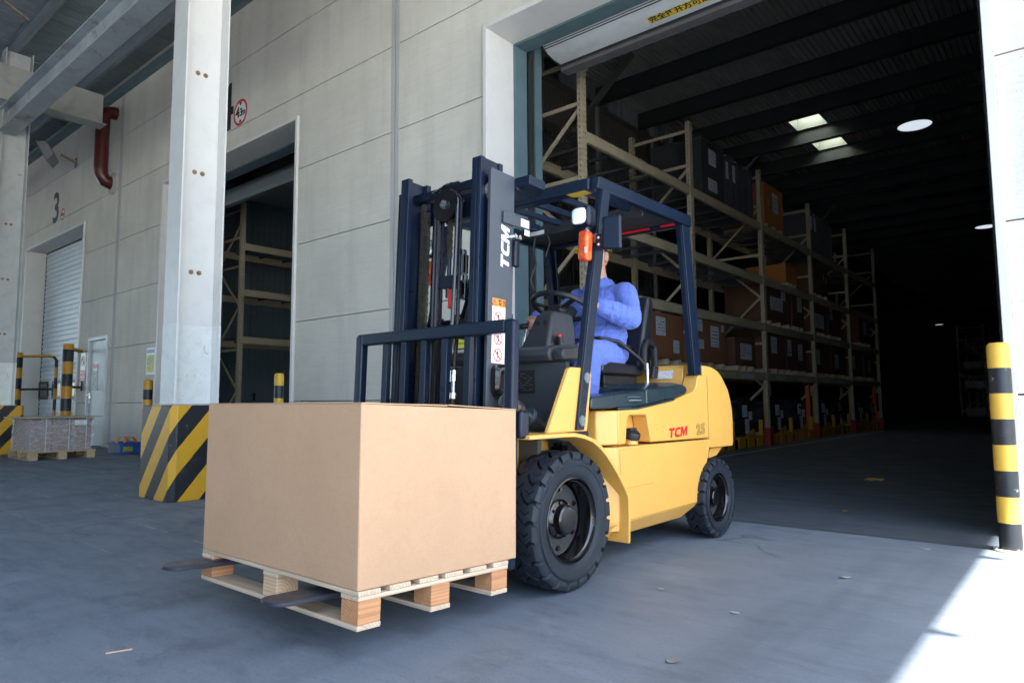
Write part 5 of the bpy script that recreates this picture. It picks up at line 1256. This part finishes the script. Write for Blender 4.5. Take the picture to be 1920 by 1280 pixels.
for b,dy,tag_ in ((1,.35,'first'),(1,1.75,'second'),(2,.3,'third'),(2,1.7,'fourth'),(3,.3,'fifth'),(3,1.7,'sixth'),(4,.5,'seventh'),(4,1.8,'eighth')):
    y=bay(b)+dy; L=1.2
    where={'first':'half hidden by the counterweight','second':'just right of the counterweight','third':'just past the third upright','fourth':'short of the red post','fifth':'just past the fourth upright','sixth':'in the fourth bay, far half','seventh':'in the fifth bay, near half','eighth':'in the fifth bay, far half'}[tag_]
    s=thing('stillage','low yellow steel pallet under the rack '+where,'steel pallet',(gx+.02,y,0.004),0,'yellow steel pallets under the rack')
    part('deck',MB().box(-1.0,0,0,L,.16,.20),yel,s,bevel=.004)
    part('skirt',MB().box(-.02,0,0,.30,.0,.1595).box(-.02,0,.45,.75,.0,.1595).box(-.02,0,.9,L,.0,.1595),yel,s,ang=0)
    part('corner_post',MB().box(-.06,.01,L-.06,L-.01,.2005,.50),yel,s,ang=0)
    part('ramp',MB().prism([(-.02,.2005),(.0,.2005),(.0,.34),(-.02,.34)],'y',.75,.79).bar((-.01,.40,.21),(-.01,.75,.33),.03,.03),yel,s,ang=0)
    m_=solo('wrapped_engine',wrapped((gx-.45,y+L/2,.58),.42,.50,.36,hash(tag_)%99 if False else b*7+int(dy*10)),bfilm,'machinery in shiny dark film on the yellow pallet '+where,'wrapped load',(gx-.45,y+L/2,.21),'wrapped machine parts on the yellow pallets',ang=25)
    for (ly,lz,ww,hh) in ((-.32,.36,.24,.22),(-.02,.30,.18,.16),(-.2,.06,.2,.26)): part('label',MB().box(.432,.4335,ly,ly+ww,lz,lz+hh),labM,m_,ang=0)
for b,c,tx in ((2,org,'tall orange post beside the far upright of the third bay'),(4,org,'tall orange post beside the far upright of the fifth bay')):
    solo('marker_post',MB().box(gx-.1,gx-.02,bay(b)+PITCH-.36,bay(b)+PITCH-.27,.0045,1.22),c,tx,'post',(gx-.06,bay(b)+PITCH-.3,.0045),ang=0)
for b,tx in ((2,'tall yellow post just past the second upright beyond the counterweight'),(3,'tall yellow post just past the next upright'),(4,'tall yellow post just past the fifth upright')):
    solo('marker_post',MB().box(gx-.1,gx-.02,bay(b)+.14,bay(b)+.20,.0045,1.22),yel,tx,'post',(gx-.06,bay(b)+.17,.0045),ang=0)
# shelf labels on the lowest beams
for b in range(1,5):
    for dy in (.5,1.9):
        solo('shelf_tag',MB().box(RX+.0305,RX+.032,bay(b)+dy,bay(b)+dy+.55,1.30,1.36),labM,'strip of white stock tags on the lowest beam of the %s rack bay, %s half'%(ORD[b],'nearer' if dy<1 else 'farther'),'tag',(RX+.031,bay(b)+dy,1.30),'stock tags on the lowest rack beams',ang=0)
tx=text_mb('5',.16,bold=.004).xf(basis((0,0,0),(0,1,0),(0,0,1)))
solo('bay_number',MB().box(RX+.038,RX+.040,RY-.02,RY+.10,5.30,5.50),M('tag_beige',(.40,.37,.28),.6),'small tag with the number 5 high on the first rack upright','tag',(RX+.039,RY+.04,5.40),ang=0)
part('lettering',tx,ink,[o for o in C.objects if o.name.startswith('bay_number')][0],ang=0,loc=(.003,0,0))
# ------------------------------------------------------------------ pendant lamps
lampE=bpy.data.materials.new('lamp_glow'); lampE.use_nodes=True
bs=lampE.node_tree.nodes['Principled BSDF']; bs.inputs['Base Color'].default_value=(.3,.32,.35,1); bs.inputs['Emission Color'].default_value=(.80,.90,1,1); bs.inputs['Emission Strength'].default_value=.105
def pendant(x,y,z,r,label,glow=True,top=7.2):
    l=thing('pendant_lamp',label,'lamp',(x,y,z))
    part('shade',MB().lathe([(r,0),(r*.98,.02),(r*.72,.16),(r*.36,.27),(r*.22,.33),(r*.22,.40),(0,.42)],(0,0,0),(0,0,1),36).lathe([(r*.975,.004),(r*.70,.15),(r*.3,.26)],(0,0,0),(0,0,1),36),M('shade_dark',(.12,.12,.12),.5),l)
    part('diffuser',MB().lathe([(0,.012),(r*.96,.012)],(0,0,0),(0,0,1),36),lampE,l,ang=0)
    part('cord',MB().cyl((0,0,.42),(0,0,top-z),.008,n=6),wire,l); part('hook',MB().tube([(0,0,.42),(.02,0,.46),(0,0,.5),(-.02,0,.46),(0,0,.42)],.008,6),steel,l)
pendant(-2.46,16.0,6.56,.325,'pendant lamp with white disc hanging from the warehouse ceiling, the nearest one')
pendant(-2.38,28.0,6.73,.32,'pendant lamp half hidden by the right door jamb')
pendant(-5.6,40.0,4.6,.20,'tiny pendant lamp far back in the warehouse',top=7.2)
# far clutter that catches a little light
rnd=random.Random(3)
for i in range(14):
    x=-7.3+rnd.uniform(0,3.6); y=rnd.uniform(40,52); z=rnd.choice((.0045,1.2,2.3,3.2)); 
fr2=make_rack('pallet_rack','distant dim rack of stacked trays at the back of the warehouse',-3.9,41.0,4,LV,4.6)
for i in range(18):
    b=i%6; l=i//6; y=41.3+b*2.05; z=([.01]+LV)[l]+.01
    solo('tray_stack',MB().box(-4.85,-4.0,y,y+1.1,z,z+.08).box(-4.85,-4.0,y,y+1.1,z+.14,z+.22).box(-4.85,-4.0,y,y+1.1,z+.28,z+.36).box(-4.8,-4.05,y+.05,y+1.05,z+.081,z+.139).box(-4.8,-4.05,y+.05,y+1.05,z+.221,z+.279),M('tray_grey',(.35,.36,.36),.4,0,.2,2,.02),'pale tray stack, %s from the near end on the %s level of the distant rack'%(ORD[b],['floor','first','second'][l]),'tray stack',(-4.4,y+.5,z),'tray stacks on the distant rack',ang=0)
# ================================================================== DRIVER (same local frame as the forklift)
ps=thing('person','driver in blue work jacket and trousers seated in the forklift, one hand on the wheel','person',FO)
def capsule(mb,p0,p1,r0,r1,n=14,k=5):
    p0=Vector(p0); p1=Vector(p1); d=(p1-p0); L=d.length; d.normalize(); a=d.orthogonal().normalized(); b=d.cross(a)
    st=[]
    for i in range(k): t=math.pi/2*(1-i/k); st.append((-r0*math.sin(t),r0*math.cos(t)))
    st.append((0,r0)); st.append((L,r1))
    for i in range(1,k+1): t=math.pi/2*i/k; st.append((L+r1*math.sin(t),max(r1*math.cos(t),1e-4)))
    vs=[];N=len(st)
    for h,r in st:
        for i in range(n):
            t=2*math.pi*i/n; vs.append(p0+d*h+(a*math.cos(t)+b*math.sin(t))*max(r,1e-4))
    mb.add(vs,[(j*n+i,j*n+(i+1)%n,(j+1)*n+(i+1)%n,(j+1)*n+i) for j in range(N-1) for i in range(n)]+[tuple(range(n-1,-1,-1)),tuple((N-1)*n+i for i in range(n))])
def chain(mb,pts,rs):
    for (p,q),(a,b) in zip(zip(pts,pts[1:]),zip(rs,rs[1:])): capsule(mb,p,q,a,b)
def ell(mb,c,r): mb.sphere(c,1,20,14,0,*r)
def fuse(name,mb,mat,voxel,smooth=4,disp=None,parent=ps,cut=None):
    me=bpy.data.meshes.new(name); me.from_pydata(mb.v,[],mb.f)
    bm=bmesh.new(); bm.from_mesh(me); bmesh.ops.recalc_face_normals(bm,faces=bm.faces); bm.to_mesh(me); bm.free()
    o=bpy.data.objects.new(name,me); sc.collection.objects.link(o)
    r=o.modifiers.new('r','REMESH'); r.mode='VOXEL'; r.voxel_size=voxel; r.adaptivity=0
    s=o.modifiers.new('s','SMOOTH'); s.iterations=smooth; s.factor=.5
    for i,(tx,st) in enumerate(disp or []):
        d=o.modifiers.new('d%d'%i,'DISPLACE'); d.texture=tx; d.strength=st; d.mid_level=.5; d.texture_coords='LOCAL'
    dg=bpy.context.evaluated_depsgraph_get(); m2=bpy.data.meshes.new_from_object(o.evaluated_get(dg)); m2.name=name
    bpy.data.objects.remove(o); bpy.data.meshes.remove(me)
    m2.materials.clear(); m2.materials.append(mat); m2.shade_smooth()
    return link(name,m2,parent)
skin=M('skin',(.50,.27,.19),.5,0,.06,12,.04,120); skin.node_tree.nodes['Principled BSDF'].inputs['Subsurface Weight'].default_value=.08; skin.node_tree.nodes['Principled BSDF'].inputs['Subsurface Radius'].default_value=(.01,.004,.002)
def cloth_mat(name,col):
    mt,nt,bs=base_mat(name); v=coords(nt); n=noise(nt,v,5,4,.6); w2=math_(nt,'ABSOLUTE',math_(nt,'SUBTRACT',noise(nt,coords(nt,(1.3,.8,1)),9,3,.5,1.6),.5)); f=noise(nt,v,260,2,.6)
    c=ramp(nt,n,[(.3,sc3(col,.9)),(.7,sc3(col,1.08))]); c=mix(nt,c,sc3(col,.8),math_(nt,'MULTIPLY',ramp(nt,f,[(.4,0.),(.8,1.)]),.5))
    nt.links.new(c,bs.inputs['Base Color']); bs.inputs['Roughness'].default_value=.82; bs.inputs['Sheen Weight'].default_value=.15
    bump(nt,bs,math_(nt,'ADD',math_(nt,'MULTIPLY',w2,2.2),math_(nt,'MULTIPLY',f,.05)),.5,.03); MATS[name]=mt; return mt
cloth=cloth_mat('work_blue',(.10,.165,.53))
tx1=bpy.data.textures.new('folds','CLOUDS'); tx1.noise_scale=.085; tx1.noise_depth=2
tx2=bpy.data.textures.new('creases','MUSGRAVE') if False else bpy.data.textures.new('creases','MARBLE'); tx2.noise_scale=.07; tx2.turbulence=9; tx2.marble_type='SHARP'
# joints
SH={1:(.185,1.215,1.585),-1:(-.185,1.215,1.585)}; EL={1:(.275,1.12,1.41),-1:(-.285,1.06,1.40)}; WR={1:(.205,.885,1.470),-1:(-.275,.865,1.425)}
HP={1:(.095,1.17,1.185),-1:(-.095,1.17,1.185)}; KN={1:(.185,.76,1.165),-1:(-.20,.76,1.16)}; AN={1:(.185,.70,.66),-1:(-.20,.70,.66)}
bd=MB()
hc=Vector((0,1.15,1.86))
ell(bd,hc,(.074,.096,.108)); ell(bd,hc+Vector((0,-.028,-.055)),(.058,.066,.072)); ell(bd,hc+Vector((0,-.064,-.100)),(.032,.030,.028))
ell(bd,hc+Vector((0,.025,.005)),(.076,.080,.10))
capsule(bd,hc+Vector((0,-.094,.012)),hc+Vector((0,-.112,-.026)),.010,.015); ell(bd,hc+Vector((.012,-.104,-.030)),(.009,.010,.008)); ell(bd,hc+Vector((-.012,-.104,-.030)),(.009,.010,.008))
capsule(bd,hc+Vector((-.040,-.082,.030)),hc+Vector((.040,-.082,.030)),.013,.013)
capsule(bd,hc+Vector((-.020,-.088,-.060)),hc+Vector((.020,-.088,-.060)),.009,.009); capsule(bd,hc+Vector((-.018,-.086,-.074)),hc+Vector((.018,-.086,-.074)),.009,.009)
for s in (1,-1):
    ell(bd,hc+Vector((.046*s,-.066,-.022)),(.022,.020,.020))
    e=hc+Vector((.078*s,.012,-.012)); bd.tube([e+Vector((.004*s,.017*math.cos(t)+.004,.030*math.sin(t))) for t in [2*math.pi*i/14 for i in range(14)]],.0062,8,closed=True); ell(bd,e+Vector((-.002*s,.0,-.0)),(.007,.016,.028)); ell(bd,e+Vector((.002*s,-.006,-.026)),(.006,.009,.010))
capsule(bd,(0,1.165,1.80),(0,1.205,1.63),.056,.062)
ell(bd,(0,1.20,1.47),(.16,.10,.16)); ell(bd,(0,1.19,1.27),(.15,.11,.14))
for s in (1,-1):
    chain(bd,[(0.05*s,1.21,1.57),SH[s],EL[s],WR[s]],[.05,.05,.042,.029]); chain(bd,[HP[s],KN[s],AN[s]],[.075,.055,.042]); capsule(bd,AN[s],(AN[s][0],AN[s][1]-.14,.60),.04,.035)
# right hand over the lever grip, left hand on the wheel rim
W_=Vector(WR[-1]); G0=Vector((-.27,.755,1.378))
chain(bd,[W_,(-.272,.835,1.418),(-.270,.775,1.412)],[.029,.030,.028]); ell(bd,(-.276,.80,1.412),(.036,.046,.017))
for i,(yy,ln) in enumerate(((.742,.90),(.764,1.0),(.786,.98),(.807,.82))):
    chain(bd,[(-.262,yy+.012,1.416),(-.243,yy,1.414),(-.2385,yy-.002,1.392),(-.248,yy,1.392-.020*ln),(-.263,yy+.002,1.350)],[.0105,.0102,.0092,.0085,.0078])
chain(bd,[(-.292,.815,1.405),(-.302,.785,1.385),(-.293,.760,1.366),(-.278,.742,1.358)],[.013,.0125,.0105,.009])
rimp=lambda t: wc+(e1*math.cos(t)+e2*math.sin(t))*.178
outw=lambda t: e1*math.cos(t)+e2*math.sin(t)
Wl=Vector(WR[1]); kc=rimp(R(24))+outw(R(24))*.030+ax*.026
chain(bd,[Wl,Wl.lerp(kc,.55)+Vector((0,0,.006)),kc],[.029,.030,.027]); ell(bd,kc,(.030,.034,.022))
for i,tt in enumerate((8,17,26,34)):
    t=R(tt); p=rimp(t); o_=outw(t); l=(.92,1.,.97,.8)[i]
    chain(bd,[p+o_*.026+ax*.028,p+o_*.004+ax*.032,p-o_*.022+ax*.018,p-o_*.027-ax*.006,p-o_*.014-ax*.024*l],[.0105,.0102,.0095,.0088,.008])
p=rimp(R(36)); o_=outw(R(36)); chain(bd,[kc+Vector((-.0,.022,-.004)),p+o_*.026+ax*.008,p+o_*.022-ax*.016,p+o_*.004-ax*.026],[.013,.0125,.011,.009])
body=fuse('body',bd,skin,.0052,3)
for s in (1,-1):
    part('eye',MB().sphere((hc.x+.031*s,hc.y-.083,hc.z+.012),.0125,14,10),M('eye_white',(.7,.68,.65),.25,0,.02,5,0),body); part('eyebrow',MB().tube([(hc.x+.018*s,hc.y-.097,hc.z+.033),(hc.x+.036*s,hc.y-.093,hc.z+.038),(hc.x+.052*s,hc.y-.080,hc.z+.031)],.0042,6),blackp,body)
    part('iris',MB().sphere((hc.x+.031*s,hc.y-.0915,hc.z+.012),.0058,10,8),blackp,body)
hr=MB(); ell(hr,hc+Vector((0,.024,.012)),(.0795,.082,.102)); part('hair',hr,M('hair_black',(.012,.011,.010),.6,0,.3,40,.3,200),body)
# clothes
jk=MB()
ell(jk,(0,1.19,1.19),(.200,.170,.105)); ell(jk,(0,1.165,1.31),(.207,.178,.145)); ell(jk,(0,1.185,1.47),(.212,.155,.168)); capsule(jk,(-.150,1.215,1.585),(.150,1.215,1.585),.072,.072); capsule(jk,(0,1.21,1.60),(0,1.195,1.655),.105,.082)
for s in (1,-1):
    e=Vector(EL[s]); w_=Vector(WR[s]); c=e.lerp(w_,.97)
    chain(jk,[SH[s],e,c],[.082,.076,.056])
    capsule(jk,c-(w_-e).normalized()*.045,c,.056,.058)
    for k in range(5):   # soft sleeve folds
        q=Vector(SH[s]).lerp(e,.3+.15*k); jk.tube([q+Vector((math.cos(a)*.066*s,math.sin(a)*.066,.02*math.sin(a*2+k))) for a in [2*math.pi*i/16 for i in range(16)]],.010,6,closed=True)
    for k in range(4):
        q=e.lerp(c,.15+.2*k); d=(c-e).normalized(); a_=d.orthogonal().normalized(); b_=d.cross(a_); rr=.068-.010*k/4
        jk.tube([q+a_*math.cos(a)*rr+b_*math.sin(a)*rr+d*.018*math.sin(a+k*1.7) for a in [2*math.pi*i/16 for i in range(16)]],.009,6,closed=True)
for z,k in ((1.245,.0),(1.285,.9),(1.34,2.0)):
    jk.tube([(.186*math.cos(a),1.172+.160*math.sin(a),z+.018*math.sin(2*a+k)) for a in [2*math.pi*i/28 for i in range(28)]],.010,6,closed=True)
jacket=fuse('jacket',jk,cloth,.0075,3,[(tx1,.012),(tx2,.006)])
tr=MB(); ell(tr,(0,1.19,1.18),(.188,.165,.095))
for s in (1,-1):
    chain(tr,[HP[s],KN[s],(AN[s][0],AN[s][1]+.0,AN[s][2]+.02)],[.110,.090,.070])
    h=Vector(HP[s]); kk=Vector(KN[s])
    for j in range(4):
        q=h.lerp(kk,.15+.2*j); tr.tube([q+Vector((math.cos(a)*.094,.03*math.sin(a+j),math.sin(a)*.092)) for a in [2*math.pi*i/16 for i in range(16)]],.009,6,closed=True)
trousers=fuse('trousers',tr,cloth,.008,3,[(tx1,.010),(tx2,.005)])
for s in (1,-1):
    bt=MB(); ell(bt,(AN[s][0],AN[s][1]-.02,.615),(.048,.075,.06)); ell(bt,(AN[s][0],AN[s][1]-.13,.592),(.046,.11,.042)); bt.box(AN[s][0]-.045,AN[s][0]+.045,AN[s][1]-.22,AN[s][1]+.05,.547,.57)
    fuse('boot',bt,blackp,.008,3)
# collar, pocket, cuff buttons, prints
col=MB()
for s in (1,-1):
    pts=[(.012*s,1.085,1.625),(.055*s,1.105,1.675),(.085*s,1.17,1.700),(.07*s,1.245,1.705)]; lo=[(.045*s,1.075,1.615),(.095*s,1.10,1.635),(.118*s,1.175,1.655),(.09*s,1.27,1.66)]
    n=len(pts); col.add(pts+lo+[(a*.96,b+.004,c-.003) for a,b,c in pts]+[(a*.96,b+.004,c-.003) for a,b,c in lo],[(i,i+1,n+i+1,n+i) for i in range(n-1)]+[(2*n+i,3*n+i,3*n+i+1,2*n+i+1) for i in range(n-1)]+[(n+i,n+i+1,3*n+i+1,3*n+i) for i in range(n-1)])
o=part('collar',col,cloth,ps,ang=60); o.modifiers.new('s','SUBSURF').levels=1
part('seat_belt',MB().tube([(.285,1.33,1.08),(.262,1.25,1.16),(.215,1.08,1.262),(.12,1.005,1.285),(0,.995,1.285),(-.12,1.005,1.285),(-.215,1.08,1.262),(-.262,1.25,1.16)],.013,8),blackp,ps)
part('waist_belt',MB().tube([(.210*math.cos(a),1.172+.186*math.sin(a),1.235+.0*math.sin(a)) for a in [2*math.pi*i/32 for i in range(32)]],.014,6,closed=True),blackp,ps)
wv=Vector(EL[1]).lerp(Vector(WR[1]),.80); part('button',MB().lathe([(0,.003),(.008,.003),(.008,-.004)],wv+Vector((.052,-.006,0)),(1,0,0),14),M('button_pale',(.45,.5,.7),.4),ps)
hx=MB(); c=Vector((0,1.145,1.895))
for z0 in (0,):
    vs=[];nu,nv=32,10
    for j in range(nv+1):
        ph=math.pi/2*j/nv
        for i in range(nu):
            t=2*math.pi*i/nu; vs.append((c.x+.106*math.sin(ph)*math.cos(t),c.y+.006+.132*math.sin(ph)*math.sin(t),c.z+.102*math.cos(ph)))
    vs+=[(c.x+(v[0]-c.x)*.96,c.y+(v[1]-c.y)*.96,c.z+(v[2]-c.z)*.95-.001) for v in vs]; T=(nv+1)*nu
    hx.add(vs,[(j*nu+i,(j+1)*nu+i,(j+1)*nu+(i+1)%nu,j*nu+(i+1)%nu) for j in range(nv) for i in range(nu)]+[(T+j*nu+i,T+j*nu+(i+1)%nu,T+(j+1)*nu+(i+1)%nu,T+(j+1)*nu+i) for j in range(nv) for i in range(nu)]+[(nv*nu+i,T+nv*nu+i,T+nv*nu+(i+1)%nu,nv*nu+(i+1)%nu) for i in range(nu)])
br=[(.108*math.cos(t),.138+0 if False else -.132*math.sin(t)) for t in [math.pi*i/12 for i in range(13)]]
outr=[(.112*math.cos(t),-.132*math.sin(t)-.062*math.sin(t)**.7) for t in [math.pi*i/12 for i in range(13)]]
vs=[(c.x+a,c.y+.006+b,c.z+.004) for a,b in br]+[(c.x+a,c.y+.006+b,c.z-.012) for a,b in outr]; vs+=[(a,b,z-.004) for a,b,z in vs]
hx.add(vs,[(i,i+1,14+i,13+i) for i in range(12)]+[(26+i,39+i,40+i,27+i) for i in range(12)]+[(13+i,14+i,40+i,39+i) for i in range(12)])
hx.box(c.x-.012,c.x+.012,c.y-.10,c.y+.11,c.z+.070,c.z+.106)
part('hard_hat',hx,M('hat_yellow',(.72,.46,.02),.35,0,.05,5,.02,coat=.3),ps,bevel=.001,ang=50)
cst=MB()
for s in (1,-1): cst.tube([(hc.x+.082*s,hc.y-.02,hc.z+.045),(hc.x+.079*s,hc.y-.025,hc.z-.01),(hc.x+.066*s,hc.y-.045,hc.z-.075),(hc.x+.03*s,hc.y-.072,hc.z-.128),(hc.x,hc.y-.078,hc.z-.134)],.005,6)
part('chin_strap',cst,M('strap_pale',(.62,.62,.62),.5),ps)
# ================================================================== LITTER ON THE FLOOR
leafM=M('dry_leaf',(.42,.24,.06),.7,0,.3,20,.1,60); paper=M('paper_scrap',(.32,.33,.34),.7,0,.1,20,.05,60)
def scrap(nm,x,y,s,mt,label,rz,fold=.3):
    mb=MB(); rnd=random.Random(int(x*1000)); n=9; vs=[(0,0,.012*s/.05)]
    for i in range(n):
        t=2*math.pi*i/n; r=s*(.6+.5*rnd.random()); vs.append((r*math.cos(t)*1.4,r*math.sin(t)*.6,.002+fold*s*rnd.random()*.6))
    vs+=[(a,b,c+.0015) for a,b,c in vs]
    mb.add(vs,[(0,1+(i+1)%n,1+i) for i in range(n)]+[(n+1,n+2+i,n+2+(i+1)%n) for i in range(n)]+[(1+i,1+(i+1)%n,n+2+(i+1)%n,n+2+i) for i in range(n)])
    o=part(nm,mb,mt,None,ang=50,loc=(x,y,.0055 if y>5 else .001),rot=(0,0,rz)); tag(o,label,'leaf' if 'leaf' in nm else 'scrap')
scrap('dry_leaf',-1.83,8.2,.075,leafM,'curled dry brown leaf on the dark floor just inside the open dock door',.4,.8)
scrap('dry_leaf',-1.53,5.88,.03,leafM,'small dry leaf on the floor joint in the doorway',1.2,.6)
scrap('paper_scrap',-.99,3.73,.026,paper,'pale crumpled scrap on the floor left of the sunlit patch',.9,.7)
scrap('paper_scrap',-.80,4.72,.02,paper,'flat pale chip on the floor close to the right bollard',.2,.2)
scrap('paper_scrap',-1.186,2.84,.016,paper,'thin white sliver lying on the floor right of the front wheel',.3,.2)
scrap('dry_leaf',-1.14,2.18,.022,M('grey_leaf',(.20,.185,.16),.7,0,.2,20,.1,60),'small curled leaf on a crack near the bottom of the picture',.6,.8)
scrap('paper_scrap',-1.60,2.97,.016,paper,'tiny white chip on the floor behind the front wheel',.1,.4)
solo('wood_sliver',MB().bar((-2.731,.985,.004),(-2.702,1.063,.004),.006,.005),M('sliver',(.45,.33,.25),.7),'long thin wooden sliver on the floor left of the forks','splinter',(-2.715,1.02,.0))
